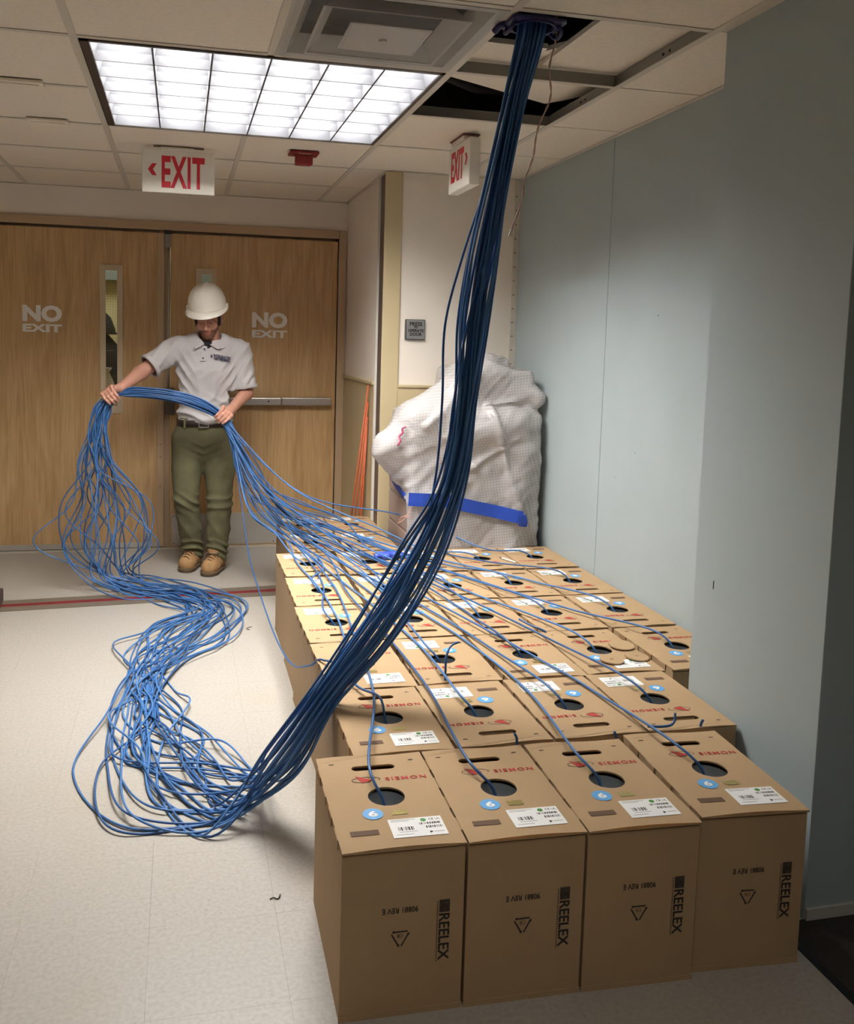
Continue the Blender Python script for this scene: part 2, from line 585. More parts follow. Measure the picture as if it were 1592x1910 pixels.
wr = MB().box(XW, XW + 0.5, YN + 0.1, YP + 0.1, 0, 3.0).box(XP, XW + 0.5, YN + 0.001, -0.62, 0, 3.0).build('wall_right', M_WALL_BLUE)
tag(wr, 'pale blue painted wall that steps forward at right', kind='structure')
MB().box(XW - 0.0015, XW, 0.70, 0.706, 0, ZC - 0.001).build('panel_seam', mat('seam_paint', rgb(156, 171, 173), 0.7), wr)
mb = MB()
for (y, z, s) in ((0.25, 1.55, 0.004), (0.38, 0.98, 0.003), (0.55, 0.85, 0.003)):
    mb.box(XW - 0.001, XW, y, y + s, z, z + s)
mb.box(XP - 0.001, XP, -0.72, -0.717, 0.72, 0.745)
mb.build('screw_hole', M_INK, wr)
mb = MB()
mb.add([(XW - 0.0012, -0.30, 1.03), (XW - 0.0012, -0.34, 1.045), (XW - 0.0012, -0.36, 0.93), (XW - 0.0012, -0.315, 0.975)], [(0, 1, 2, 3)])
mb.build('torn_label', mat('torn_label', rgb(214, 186, 178), 0.8), wr)
wc = MB().box(XP + 0.001, 4.2, YN, YN + 0.09, 0, 3.0).build('wall_side_corridor', M_WALL_BLUE)
tag(wc, 'shaded blue-grey wall face at the right edge', kind='structure')
MB().box(XP + 0.001, 4.2, YN - 0.008, YN, 0.0, 0.032).build('baseboard', M_BASE, wc)
wo = MB().box(4.1, 4.2, -6.2, YN, 0, 3.0).box(-2.4, 4.2, -6.2, YN, 2.93, 2.95).build('wall_outer', M_WALL_BLUE)
tag(wo, 'blue wall closing the side corridor', kind='structure')
sc_ceil = MB().box(2.19, 4.2, -6.2, YN, ZC, ZC + 0.02).build('ceiling_side_corridor', M_CEIL)
tag(sc_ceil, 'plain ceiling of the side corridor at right', kind='structure')

# ------------------------------------------------------------------ double doors
fr = MB()
fr.box(DX0 - 0.05, DX0 + 0.0, YD - 0.02, YD + 0.12, 0, DZ + 0.055)
fr.box(DX1, DX1 + 0.052, YD - 0.02, YD + 0.12, 0, DZ + 0.055)
fr.box(DX0, DX1, YD - 0.02, YD + 0.12, DZ, DZ + 0.055)
frame = fr.build('trim_2', M_FRAME, bevel=0.004)
tag(frame, 'tan painted steel frame around the double doors', kind='structure')
MB().box(DX1 - 0.016, DX1, YD + 0.03, YD + 0.06, 0, DZ).box(DX0, DX1, YD + 0.03, YD + 0.06, DZ - 0.016, DZ).build('door_stop', M_FRAME, frame)
thr = MB().box(DX0, DX1, YD - 0.03, YD + 0.10, 0.0, 0.012).build('threshold', mat('pale_threshold', rgb(196, 186, 168), 0.5), frame)

def door(n, x0, x1, wx0, wx1, wz0, wz1):
    y0, y1 = YD - 0.005, YD + 0.04
    root = empty('door_%d' % n, ((x0 + x1) / 2, YD, 0.0))
    cx = (x0 + x1) / 2
    def bx(*a):
        return (a[0] - cx, a[1] - cx, a[2] - YD, a[3] - YD, a[4], a[5])
    z0, z1 = 0.014, DZ - 0.018
    mb_ = MB()
    mb_.box(*bx(x0, wx0, y0, y1, z0, z1)).box(*bx(wx1, x1, y0, y1, z0, z1)).box(*bx(wx0, wx1, y0, y1, z0, wz0)).box(*bx(wx0, wx1, y0, y1, wz1, z1))
    mb_.build('leaf', M_OAK, root)
    lf = MB()
    t, d = 0.030, 0.012
    lf.box(*bx(wx0 - t, wx0 + 0.004, y0 - d, y0 + 0.01, wz0 - t - .012, wz1 + t)).box(*bx(wx1 - 0.004, wx1 + t, y0 - d, y0 + 0.01, wz0 - t - .012, wz1 + t))
    lf.box(*bx(wx0, wx1, y0 - d, y0 + 0.01, wz1 - 0.004, wz1 + t)).box(*bx(wx0, wx1, y0 - d, y0 + 0.01, wz0 - t - .012, wz0 + 0.004))
    w = lf.build('window_frame', mat('window_trim', rgb(206, 186, 156), 0.5), root)
    MB().box(*bx(wx0, wx1, y0 + 0.016, y0 + 0.022, wz0, wz1)).build('pane', glass_m, w)
    wire = MB()
    for k in range(1, 5):
        xx = wx0 + (wx1 - wx0) * k / 5
        wire.box(*bx(xx - 0.0006, xx + 0.0006, y0 + 0.018, y0 + 0.02, wz0, wz1))
    for k in range(int((wz1 - wz0) / 0.0165)):
        zz = wz0 + k * 0.0165
        wire.box(*bx(wx0, wx1, y0 + 0.018, y0 + 0.02, zz - 0.0006, zz + 0.0006))
    wire.build('wire_mesh', mat('glass_wire', rgb(130, 120, 96), 0.5, 0.6), w)
    tag(root, kind='structure')
    return root, bx

glass_m = bpy.data.materials.new('door_glass')
glass_m.use_nodes = True
_nt = glass_m.node_tree
_nt.nodes.remove(_nt.nodes['Principled BSDF'])
_tr = _nt.nodes.new('ShaderNodeBsdfTransparent')
_tr.inputs[0].default_value = (0.93, 0.95, 0.93, 1)
_gl = _nt.nodes.new('ShaderNodeBsdfGlossy')
_gl.inputs['Roughness'].default_value = 0.05
_mx = _nt.nodes.new('ShaderNodeMixShader')
_mx.inputs[0].default_value = 0.06
_nt.links.new(_tr.outputs[0], _mx.inputs[1])
_nt.links.new(_gl.outputs[0], _mx.inputs[2])
_nt.links.new(_mx.outputs[0], _nt.nodes['Material Output'].inputs[0])

dl, bl = door(1, -0.985, 0.186, -0.147, -0.068, 0.95, 1.83)
tag(dl, 'oak door leaf at left with a full narrow wired-glass window')
drr, br = door(2, 0.262, 1.358, 0.455, 0.525, 0.95, 1.83)
tag(drr, 'oak door leaf at right behind the worker, with a push bar')
for root, bx, cx_ in ((dl, bl, -0.527), (drr, br, 0.907)):
    no = text_mesh('no_lettering', 'NO', 0.145, M_VINYLTXT, bold=0.0075, fit=(0.236, 0.105), extrude=0.0004)
    ex = text_mesh('exit_lettering', 'EXIT', 0.075, M_VINYLTXT, bold=0.0034, fit=(0.236, 0.050), extrude=0.0004, spacing=1.05)
    q = bx(cx_, cx_, YD - 0.0058, 0, 0, 0)
    link('no_lettering', no, root, (q[0], q[2], 1.538), (PI / 2, 0, 0))
    link('exit_lettering', ex, root, (q[0], q[2], 1.446), (PI / 2, 0, 0))
mull = MB().box(0.190, 0.259, YD + 0.0, YD + 0.06, 0.0, DZ).build('center_mullion', M_FRAME, frame, bevel=0.004)
# meeting stile / astragal on the left leaf
MB().box(*bl(0.178, 0.222, YD - 0.022, YD - 0.004, 0.02, DZ - 0.02)).build('astragal', M_FRAME, dl, bevel=0.003)
mb = MB()
for z in (0.70, 0.62, 0.42):
    mb.box(*bl(0.196, 0.202, YD - 0.0235, YD - 0.022, z, z + 0.006))
mb.build('screw_head', M_INK, dl)
MB().box(*bl(-0.985, 0.186, YD - 0.016, YD - 0.004, 0.016, 0.05)).build('bottom_sweep', M_KICK, dl)
# right leaf: vertical rod exit device, push bar, kick plate
MB().box(*br(0.225, 0.262, YD - 0.03, YD - 0.005, 1.985, 2.072)).build('top_latch_case', mat('latch_case', rgb(150, 142, 132), 0.5, 0.4), drr, bevel=0.004)
MB().box(*br(0.224, 0.263, YD - 0.045, YD - 0.005, 2.072, 2.09)).build('strike', M_BLACK, drr)
MB().tube([(br(0.249, 0, YD - 0.022, 0, 0, 0)[0], -0.022, 1.99), (br(0.249, 0, YD - 0.022, 0, 0, 0)[0], -0.022, 1.08)], 0.0055, 8).build('rod', M_STEEL, drr, smooth=True)
MB().box(*br(0.240, 0.262, YD - 0.034, YD - 0.005, 1.505, 1.525)).build('rod_guide', M_STEEL, drr, bevel=0.002)
MB().box(*br(0.232, 0.290, YD - 0.05, YD - 0.005, 0.90, 1.08)).build('lock_case', mat('lock_case', rgb(112, 100, 90), 0.45, 0.5), drr, bevel=0.008)
pb = MB().box(*br(0.40, 0.985, YD - 0.075, YD - 0.03, 0.972, 1.022)).build('push_bar', M_STEEL, drr, bevel=0.006)
MB().box(*br(0.988, 1.325, YD - 0.062, YD - 0.02, 0.970, 1.024)).build('end_housing', M_STEEL, drr, bevel=0.006)
MB().box(*br(0.30, 1.33, YD - 0.02, YD - 0.005, 0.975, 1.018)).build('bar_rail', M_KICK, drr)
MB().lathe([(0.006, 0), (0.006, 0.002)], (br(0.90, 0, 0, 0, 0, 0)[0], -0.0755, 0.998), 12, 'y').build('key_hole', M_BLACK, pb)
kp = MB().box(*br(0.272, 1.345, YD - 0.009, YD - 0.005, 0.022, 0.235)).build('kick_plate', M_KICK, drr)
mb = MB()
for x in (0.285, 0.6, 0.95, 1.33):
    for z in (0.035, 0.222):
        mb.lathe([(0.004, 0), (0.003, 0.002)], (br(x, 0, 0, 0, 0, 0)[0], -0.009, z), 8, 'y')
mb.build('screw_head', M_INK, kp)

# ------------------------------------------------------------------ what shows through the door window
M_YEL = mat('yellow_wall', rgb(222, 212, 160), 0.8)
beyond = MB().box(-1.6, 1.6, 4.9, 5.0, 0, 2.6).build('wall_beyond', M_YEL)
for x_, s_ in ((-1.6, 'left'), (1.5, 'right')):
    tag(MB().box(x_, x_ + 0.1, 3.2, 4.9, 0, 2.6).build('wall_beyond_' + s_, M_YEL), 'pale yellow side wall beyond the doors, on the ' + s_, kind='structure')
tag(beyond, 'pale yellow wall seen through the door window', kind='structure')
bc = MB().box(-1.6, 1.6, 3.2, 5.0, 2.6, 2.65).build('ceiling_beyond', M_CEIL)
tag(bc, 'ceiling of the room beyond the doors', kind='structure')
bl_ = MB().box(-0.8, 0.4, 3.7, 4.3, 2.56, 2.598).build('added_panel_light', mat('added_panel_glow', rgb(240, 240, 230), 0.5, emit=(1, 0.96, 0.88, 1), emit_strength=7.0))  # unseen glowing panel, added to light the space behind the door windows
tag(bl_, 'unseen flat panel light added to brighten the room beyond the doors', 'ceiling light')
pipe = MB().box(-1.45, 1.45, 4.75, 4.895, 1.86, 2.02).build('cable_tray', mat('tray_grey', rgb(140, 150, 146), 0.5, 0.3))
tag(pipe, 'grey cable tray on the wall beyond the door window', 'cable tray')
mb = MB()
mb.lathe([(0.0, 1.62), (0.06, 1.60), (0.12, 1.54), (0.15, 1.46), (0.155, 1.43)], (-0.30, 4.0, 0), 20, cap=False)
mb.lathe([(0.02, 1.43), (0.17, 1.43), (0.17, 1.415), (0.02, 1.415)], (-0.30, 4.0, 0), 20)
mb.lathe([(0.10, 1.415), (0.13, 1.38), (0.20, 1.30), (0.22, 1.0), (0.20, 0.5), (0.22, 0.0)], (-0.30, 4.02, 0), 20)
dk = mb.build('dark_dome_shape', mat('dark_shape', rgb(30, 30, 34), 0.7), smooth=True)  # generic dark shape in place of what is likely a person behind the glass
tag(dk, 'black dome-topped shape seen through the left door window', 'stand')
mb = MB()
mb.lathe([(0.02, 0.0), (0.13, 0.02), (0.16, 0.4), (0.13, 0.9), (0.08, 1.08), (0.05, 1.15), (0.07, 1.18)], (-0.215, 3.62, 0), 18)
wb_ = mb.build('white_sack', mat('white_sack', rgb(225, 222, 214), 0.7, bump=0.8, bump_scale=18), smooth=True)
tag(wb_, 'tall white sack seen through the left door window', 'sack')

# ------------------------------------------------------------------ ceiling troffers
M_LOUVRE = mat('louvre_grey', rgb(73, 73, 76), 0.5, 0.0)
M_HOUSING = mat('troffer_housing', rgb(230, 230, 228), 0.6)
M_TRIMDARK = mat('troffer_trim', rgb(74, 64, 56), 0.5, 0.4)

def troffer(name, x0, y0, power, label):
    w = 2 * U
    root = empty(name, (x0, y0, ZC))
    tag(root, label, 'ceiling light')
    a, b_ = 0.016, w - 0.016
    # housing
    h = MB()
    h.box(a, b_, a, b_, 0.155, 0.16)
    h.box(a, a + 0.004, a, b_, 0.0, 0.16).box(b_ - 0.004, b_, a, b_, 0.0, 0.16).box(a, b_, a, a + 0.004, 0.0, 0.16).box(a, b_, b_ - 0.004, b_, 0.0, 0.16)
    h.build('housing', M_HOUSING, root)
    t = MB()
    t.box(a, a + 0.028, a, b_, -0.003, 0.012).box(b_ - 0.014, b_, a, b_, -0.003, 0.012).box(a, b_, a, a + 0.014, -0.003, 0.012).box(a, b_, b_ - 0.012, b_, -0.003, 0.012)
    t.build('trim_frame', M_TRIMDARK, root)
    i0, i1 = a + 0.030, b_ - 0.016
    pitch = (i1 - i0) / 6
    louv_x = MB()
    ht = 0.072
    def blade(mb_, c, along_x):
        # curved parabolic blade: thin at the bottom, flared at the top
        prof = [(-0.0032, 0.0), (0.0032, 0.0), (0.0042, ht * 0.45), (0.012, ht), (-0.012, ht), (-0.0042, ht * 0.45)]
        if along_x:
            mb_.prism([(c + q[0], q[1]) for q in prof], 'x', i0, i1)
        else:
            mb_.prism([(c + q[0], q[1]) for q in prof], 'y', i0, i1)
    for k in range(1, 6):
        m1 = MB()
        blade(m1, i0 + k * pitch, True)
        m1.build('louvre_blade', M_LOUVRE, root)
        m2 = MB()
        blade(m2, i0 + k * pitch, False)
        m2.build('louvre_blade', M_LOUVRE, root)
    side = MB()
    side.add([(i0, i0, 0), (i1, i0, 0), (i1, i1, 0), (i0, i1, 0), (i0 - 0.0, i0 + 0.012, ht), (i1, i0 + 0.012, ht), (i1, i1 - 0.012, ht), (i0, i1 - 0.012, ht)],
             [(0, 1, 5, 4), (2, 3, 7, 6)])
    side.add([(i0, i0, 0), (i0, i1, 0), (i0 + 0.012, i1, ht), (i0 + 0.012, i0, ht), (i1, i0, 0), (i1, i1, 0), (i1 - 0.012, i1, ht), (i1 - 0.012, i0, ht)],
             [(0, 1, 2, 3), (4, 5, 6, 7)])
    side.build('louvre_rim', M_LOUVRE, root)
    em = mat('lamp_glow_%s' % name, (1, 1, 1, 1), 0.5, emit=(1.0, 0.985, 0.96, 1), emit_strength=power)
    MB().box(i0 + 0.01, i1 - 0.01, i0 + 0.01, i1 - 0.01, 0.100, 0.104).build('lamp_diffuser', em, root)
    return root

troffer('louvred_ceiling_light', 0.0, 0.0, LAMP_POWER, 'bright square ceiling light with a white louvre grid')
troffer('corridor_ceiling_light', 0.0, -6 * U, LAMP_POWER_BACK, 'square louvred ceiling light behind the viewpoint')

# ------------------------------------------------------------------ air diffuser under plastic film
M_DIFF = mat('diffuser_paint', rgb(176, 172, 164), 0.5)
df = empty('air_diffuser', (1.5 * U, -0.5 * U, ZC))
tag(df, 'square ceiling air diffuser covered with clear plastic film', 'air vent')
def square_cone(o, h0, i, h1, m, name, thick=0.003):
    mb_ = MB()
    vs_ = []
    for (s, z) in ((o, h0), (i, h1), (i, h1 + thick), (o, h0 + thick)):
        vs_ += [(-s, -s, z), (s, -s, z), (s, s, z), (-s, s, z)]
    fs_ = []
    for r_ in range(4):
        r2 = (r_ + 1) % 4
        for k in range(4):
            k2 = (k + 1) % 4
            fs_.append((r_ * 4 + k, r_ * 4 + k2, r2 * 4 + k2, r2 * 4 + k))
    mb_.add(vs_, fs_)
    return mb_.build(name, m, df)
square_cone(0.293, -0.002, 0.262, 0.0, M_DIFF, 'outer_flange')
square_cone(0.262, 0.0, 0.225, 0.05, M_DIFF, 'outer_cone')
square_cone(0.205, -0.012, 0.165, 0.035, M_DIFF, 'middle_cone')
square_cone(0.212, -0.014, 0.203, -0.012, M_DIFF, 'middle_rim')
square_cone(0.120, -0.018, 0.06, -0.008, M_DIFF, 'inner_cone')
MB().box(-0.112, 0.112, -0.112, 0.112, -0.018, -0.012).build('centre_plate', M_DIFF, df, bevel=0.004)
MB().lathe([(0.012, -0.024), (0.014, -0.018)], (0, 0.0, 0), 14).build('centre_knob', M_DIFF, df)
MB().box(-0.29, 0.29, -0.29, 0.29, 0.10, 0.11).box(-0.29, -0.28, -0.29, 0.29, 0.0, 0.11).box(0.28, 0.29, -0.29, 0.29, 0.0, 0.11).box(-0.29, 0.29, 0.28, 0.29, 0.0, 0.11).box(-0.29, 0.29, -0.29, -0.28, 0.0, 0.11).build('plenum_box', M_DARK, df)
film_m = bpy.data.materials.new('clear_film')
film_m.use_nodes = True
_nt = film_m.node_tree
_b = _nt.nodes['Principled BSDF']
_b.inputs['Base Color'].default_value = rgb(220, 218, 212)
_b.inputs['Roughness'].default_value = 0.18
_tr = _nt.nodes.new('ShaderNodeBsdfTransparent')
_mx = _nt.nodes.new('ShaderNodeMixShader')
_mx.inputs[0].default_value = 0.14
_nt.links.new(_tr.outputs[0], _mx.inputs[1])
_nt.links.new(_b.outputs[0], _mx.inputs[2])
_nt.links.new(_mx.outputs[0], _nt.nodes['Material Output'].inputs[0])
mb = MB()
n = 28
vs_ = []
for j in range(n + 1):
    for i in range(n + 1):
        x = -0.285 + 0.57 * i / n
        y = -0.285 + 0.57 * j / n
        e = max(0.0, 1 - (max(abs(x), abs(y)) / 0.285) ** 4)
        z = -0.004 - 0.022 * min(1, e * 2.5) - 0.012 * e * abs(noise.noise(Vector((x * 7 + 3, y * 4, 1.3)))) - 0.006 * e * abs(math.sin((x - y) * 18))
        vs_.append((x, y, z))
mb.add(vs_, [(j * (n + 1) + i, j * (n + 1) + i + 1, (j + 1) * (n + 1) + i + 1, (j + 1) * (n + 1) + i) for j in range(n) for i in range(n)])
mb.build('plastic_film', film_m, df, smooth=True)

# ------------------------------------------------------------------ exit signs
M_SIGN = mat('sign_white', rgb(232, 226, 212), 0.45)
def chevron(sz, d):
    # points of a chevron arrow, d = -1 points left
    t = 0.42 * sz
    p = [(-0.5, 0.0), (0.1, 1.0), (0.75, 1.0), (0.2, 0.0), (0.75, -1.0), (0.1, -1.0)]
    return [(-d * q[0] * t * 1.6, q[1] * t * 1.35) for q in p]
def exit_face(root, w, h, arrow, ypos):
    """lettering on the plane y = ypos facing -y, centred at (0, -h/2)"""
    s = w / 0.345
    off = 0.022 * s if arrow < 0 else -0.022 * s
    t = text_mesh('exit_letters', 'EXIT', 0.205 * s, M_RED, bold=0.006 * s, fit=(0.205 * s, 0.152 * s), extrude=0.0005, spacing=1.08)
    link('exit_letters', t, root, (off, ypos, -h / 2 - 0.002), (PI / 2, 0, 0))
    c = chevron(0.05 * s, arrow)
    mb_ = MB().prism([(q[0] + (-0.128 * s if arrow < 0 else 0.128 * s), q[1] - h / 2 + 0.006) for q in c], 'y', ypos - 0.0008, ypos)
    mb_.build('chevron', M_RED, root)
e1 = empty('exit_sign', (0.315, 1.58, ZC - 0.018))
tag(e1, 'white edge-lit EXIT sign with a left arrow above the double doors', 'exit sign')
MB().box(-0.172, 0.172, -0.006, 0.006, -0.205, -0.002).build('panel', M_SIGN, e1, bevel=0.003)
exit_face(e1, 0.345, 0.205, -1, -0.0066)
MB().box(-0.085, 0.075, -0.018, 0.018, -0.004, 0.012).build('mounting_canopy', M_WHITE, e1, bevel=0.004)
MB().box(-0.12, 0.12, -0.006, 0.006, 0.012, 0.0175).build('mounting_bar', mat('bronze', rgb(120, 100, 80), 0.4, 0.5), e1)

e2 = empty('exit_sign', (1.545, 0.94, ZC - 0.012), -PI / 2)
tag(e2, 'white box EXIT sign with a right arrow beside the cable bundle', 'exit sign')
MB().box(-0.155, 0.155, 0.0, 0.05, -0.215, -0.012).build('case', M_SIGN, e2, bevel=0.004)
exit_face(e2, 0.31, 0.205, 1, -0.0008)
MB().box(-0.09, 0.09, -0.01, 0.06, -0.012, 0.008).build('mounting_canopy', M_WHITE, e2, bevel=0.004)
MB().box(-0.10, 0.10, -0.014, 0.064, 0.008, 0.0115).build('gasket', mat('gasket', rgb(120, 60, 50), 0.6), e2)

# red ceiling alarm
al = empty('fire_alarm', (0.915, 1.50, ZC))
tag(al, 'small dark red fire alarm unit on the ceiling', 'fire alarm')
MB().prism([(-0.072, -0.055), (0.072, -0.055), (0.072, 0.055), (-0.072, 0.055)], 'z', -0.012, -0.001).build('base_plate', M_DKRED, al, bevel=0.003)
MB().prism([(-0.045, -0.030), (0.045, -0.030), (0.040, 0.025), (-0.040, 0.025)], 'z', -0.062, -0.012).build('horn', M_DKRED, al, bevel=0.006)
MB().box(-0.032, 0.032, -0.0545, -0.036, -0.016, -0.012).build('strobe_lens', mat('strobe', rgb(170, 120, 110), 0.2), al)

# ceiling clips on the left
for (x, y, lab) in ((-0.25, 0.585, 'white clip plate on the ceiling, the one nearer the ceiling light edge at left'), (-0.235, 1.20, 'white clip plate on the ceiling, the further one, left of the exit sign')):
    c = empty('ceiling_clip', (x, y, ZC))
    tag(c, lab, 'bracket', 'ceiling clips')
    MB().box(-0.085, 0.085, -0.035, 0.03, -0.012, -0.001).build('plate', M_CEIL, c, bevel=0.003)
    MB().box(-0.07, 0.07, -0.012, 0.008, -0.016, -0.012).build('ridge', M_CEIL, c, bevel=0.002)

# ------------------------------------------------------------------ press plate
pp = empty('press_plate', (1.592, YP, 1.487))
tag(pp, 'square steel push plate with black lettering on the white wall', 'push plate')
MB().box(-0.057, 0.057, -0.012, 0.0, -0.057, 0.057).build('backing_box', mat('plate_back', rgb(112, 110, 108), 0.4, 0.6), pp, bevel=0.004)
MB().box(-0.048, 0.052, -0.022, -0.012, -0.050, 0.052).build('plate', mat('plate_steel', rgb(172, 172, 172), 0.35, 0.7), pp, bevel=0.003)
for k, (s, z, sz) in enumerate((('PRESS', 0.030, 0.030), ('TO', 0.012, 0.016), ('OPERATE', -0.006, 0.022), ('DOOR', -0.026, 0.024))):
    link('lettering', text_mesh('lettering', s, sz, M_INK, bold=0.0009, sx=0.95, extrude=0.0003), pp, (0.002, -0.0224, z), (PI / 2, 0, 0))

# orange rods leaning in the corner
for k, (x0, y0, x1, y1, z1) in enumerate(((1.300, 2.25, 1.405, 2.15, 1.16), (1.325, 2.235, 1.405, 2.155, 1.06), (1.355, 2.22, 1.405, 2.16, 0.97), (1.378, 2.215, 1.405, 2.165, 0.90))):
    o = MB().tube([(x0, y0, 0.0), ((x0 + x1) / 2, (y0 + y1) / 2, z1 / 2), (x1, y1, z1)], 0.0055, 8).build('orange_rod', mat('orange_rod', rgb(196, 98, 58), 0.5), smooth=True)
    tag(o, ('leftmost and tallest', 'second from the left', 'third from the left', 'rightmost')[k] + ' thin orange rod leaning in the alcove corner', 'rod', 'orange rods')

# ------------------------------------------------------------------ cable boxes
BW, BD, BH = 0.265, 0.416, 0.374
BT = BH + 0.003

def box_proto():
    root = empty('cable_box')
    # carton: open topped shell so that the lid holes look inside
    t = 0.004
    w, d = BW / 2, BD / 2
    c = MB()
    c.box(-w, w, -d, -d + t, 0, BH - 0.008).box(-w, w, d - t, d, 0, BH - 0.001)
    c.box(-w, -w + t, -d + t, d - t, 0, BH - 0.001).box(w - t, w, -d + t, d - t, 0, BH - 0.001).box(-w + t, w - t, -d + t, d - t, 0, t)
    # bottom flap edge lines
    c.box(-w - 0.0015, w + 0.0015, -d - 0.002, -d, 0.0, 0.012)
    car = c.build('carton', M_CARD, root)
    # grey cable package inside, seen through the round hole
    r = MB().lathe([(0.056, BH - 0.014), (0.054, BH - 0.040), (0.048, BH - 0.046), (0.0, BH - 0.048)], (0, 0, 0), 24, cap=False)
    r.build('inner_tube', M_REEL, root, smooth=True)
    # lid: hole, hand slot; front edge bowed slightly up
    outer = []
    n_ = 14
    for k in range(n_):
        outer.append((-w - 0.001 + (BW + 0.002) * k / n_, -d - 0.007))
    for k in range(n_):
        outer.append((w + 0.001, -d - 0.007 + (BD + 0.007) * k / n_))
    for k in range(n_):
        outer.append((w + 0.001 - (BW + 0.002) * k / n_, d))
    for k in range(n_):
        outer.append((-w - 0.001, d - (BD + 0.007) * k / n_))
    lid_me = plate_mesh('lid', outer, [circle(0.004, 0.0, 0.043, 28), slot(0.0, 0.142, 0.108, 0.024)], 0.004, M_CARD)
    for v in lid_me.vertices:
        q = v.co
        if q.y < -d + 0.01:
            q.z += 0.005 * math.sin((q.x + w) / BW * PI) - 0.001
        if q.y > d - 0.01:
            q.z += 0.002 * math.sin((q.x + w) / BW * PI * 2)
        q.z += BT
    lid = link('lid', lid_me, root)
    # tucked side tabs along the left and right lid edges
    for sx_ in (-1, 1):
        for k in range(4):
            y0 = -d + 0.045 + k * 0.092
            MB().box(sx_ * (w + 0.0015) - 0.0015, sx_ * (w + 0.0015) + 0.0015, y0, y0 + 0.05, BT - 0.021, BT - 0.001).build('side_tab', M_CARD_IN if k % 2 else M_CARD, lid)
    # hand-slot flap folded inwards
    fl = MB().add([(-0.048, 0.134, BT - 0.004), (0.048, 0.134, BT - 0.004), (0.044, 0.146, BT - 0.02), (-0.044, 0.146, BT - 0.02)], [(0, 1, 2, 3)]).build('slot_flap', M_CARD_IN, lid)
    zt = BT + 0.0008
    # red cone logo and orbit
    MB().prism([(-0.052, 0.102), (-0.012, 0.078), (-0.040, 0.066)], 'z', zt, zt + 0.0003).build('cone_logo', M_REDINK, lid)
    orb = []
    for k in range(26):
        a = -0.5 + 5.5 * k / 25
        orb.append((-0.029 + 0.034 * math.cos(a), 0.082 + 0.0125 * math.sin(a), zt + 0.0004))
    mbo = MB()
    for k in range(25):
        p0, p1 = Vector(orb[k]), Vector(orb[k + 1])
        tdir = (p1 - p0).normalized()
        nn = Vector((-tdir.y, tdir.x, 0)) * 0.0011
        mbo.add([p0 - nn, p1 - nn, p1 + nn, p0 + nn], [(0, 1, 2, 3)])
    mbo.build('orbit_logo', M_INKBROWN, lid)
    link('brand_lettering', text_mesh('brand_lettering', 'SIEMON', 0.0235, M_REDINK, bold=0.0003, fit=(0.100, 0.0155), extrude=0.0002, spacing=1.25), lid, (0.068, 0.078, zt + 0.0002))
    # round blue sticker with a 6
    st = MB().lathe([(0.0235, zt), (0.0235, zt + 0.0004)], (-0.042, -0.074, 0), 28).build('round_sticker', M_STICK, lid)
    link('numeral', text_mesh('numeral', '6', 0.036, M_PAPER, bold=0.0012, fit=(0.021, 0.023), extrude=0.0002), st, (-0.042, -0.074, zt + 0.0007))
    MB().box(0.0, 0.036, -0.085, -0.066, zt, zt + 0.0003).build('hologram', M_HOLO, lid)
    # white label with codes
    lb = MB().box(-0.016, 0.104, -0.178, -0.104, zt, zt + 0.0004).build('white_label', M_PAPER, lid)
    r2 = random.Random(3)
    zz = zt + 0.0006
    bars = MB()
    def barcode(x0, x1, y0, y1):
        x = x0
        while x < x1:
            ww = r2.choice((0.0008, 0.0014, 0.002, 0.003))
            bars.add([(x, y0, zz), (x + ww, y0, zz), (x + ww, y1, zz), (x, y1, zz)], [(0, 1, 2, 3)])
            x += ww + r2.choice((0.0008, 0.0014, 0.0022))
    barcode(0.000, 0.034, -0.152, -0.138)
    barcode(0.050, 0.096, -0.134, -0.126)
    barcode(0.062, 0.098, -0.149, -0.140)
    bars.add([(0.066, -0.170, zz), (0.074, -0.164, zz), (0.066, -0.160, zz)], [(0, 1, 2)])
    for (x0, x1, y) in ((-0.01, 0.045, -0.110), (-0.01, 0.030, -0.115), (-0.008, 0.03, -0.168), (0.076, 0.098, -0.165), (0.0, 0.04, -0.158)):
        bars.add([(x0, y, zz), (x1, y, zz), (x1, y + 0.0012, zz), (x0, y + 0.0012, zz)], [(0, 1, 2, 3)])
    bars.build('label_print', M_INK, lb)
    MB().lathe([(0.0065, zz), (0.0065, zz + 0.0002)], (0.062, -0.116, 0), 16).build('green_dot', M_GREEN, lb)
    link('mark_print', text_mesh('mark_print', 'CE UL', 0.010, M_INK, extrude=0.0001), lb, (0.087, -0.115, zz + 0.0001))
    # brown code strip
    MB().box(-0.105, -0.043, -0.157, -0.138, zt, zt + 0.0003).build('code_strip', M_INKBROWN, lid)
    for (x, y) in ((-0.10, 0.17), (0.10, 0.168)):
        MB().box(x - 0.006, x + 0.006, y - 0.002, y + 0.002, zt, zt + 0.0002).build('corner_print', M_INKBROWN, lid)
    # printing on the front face
    fy = -d - 0.0006
    link('reel_lettering', text_mesh('reel_lettering', 'REELEX', 0.036, M_INK, bold=0.0007, fit=(0.105, 0.0235), extrude=0.0002), car, (0.0905, fy, 0.166), (PI / 2, PI / 2, 0))
    mk = MB().box(0.079, 0.102, fy - 0.0003, fy, 0.222, 0.250)
    mk.build('reel_mark', mat('ink_mark', rgb(66, 54, 44), 0.8, var=0.5, var_scale=150), car)
    sm = MB()
    for k in range(26):
        z = 0.112 + k * 0.0053
        sm.box(0.0735, 0.0765, fy - 0.0002, fy, z, z + 0.003)
    sm.build('small_print', M_INKBROWN, car)
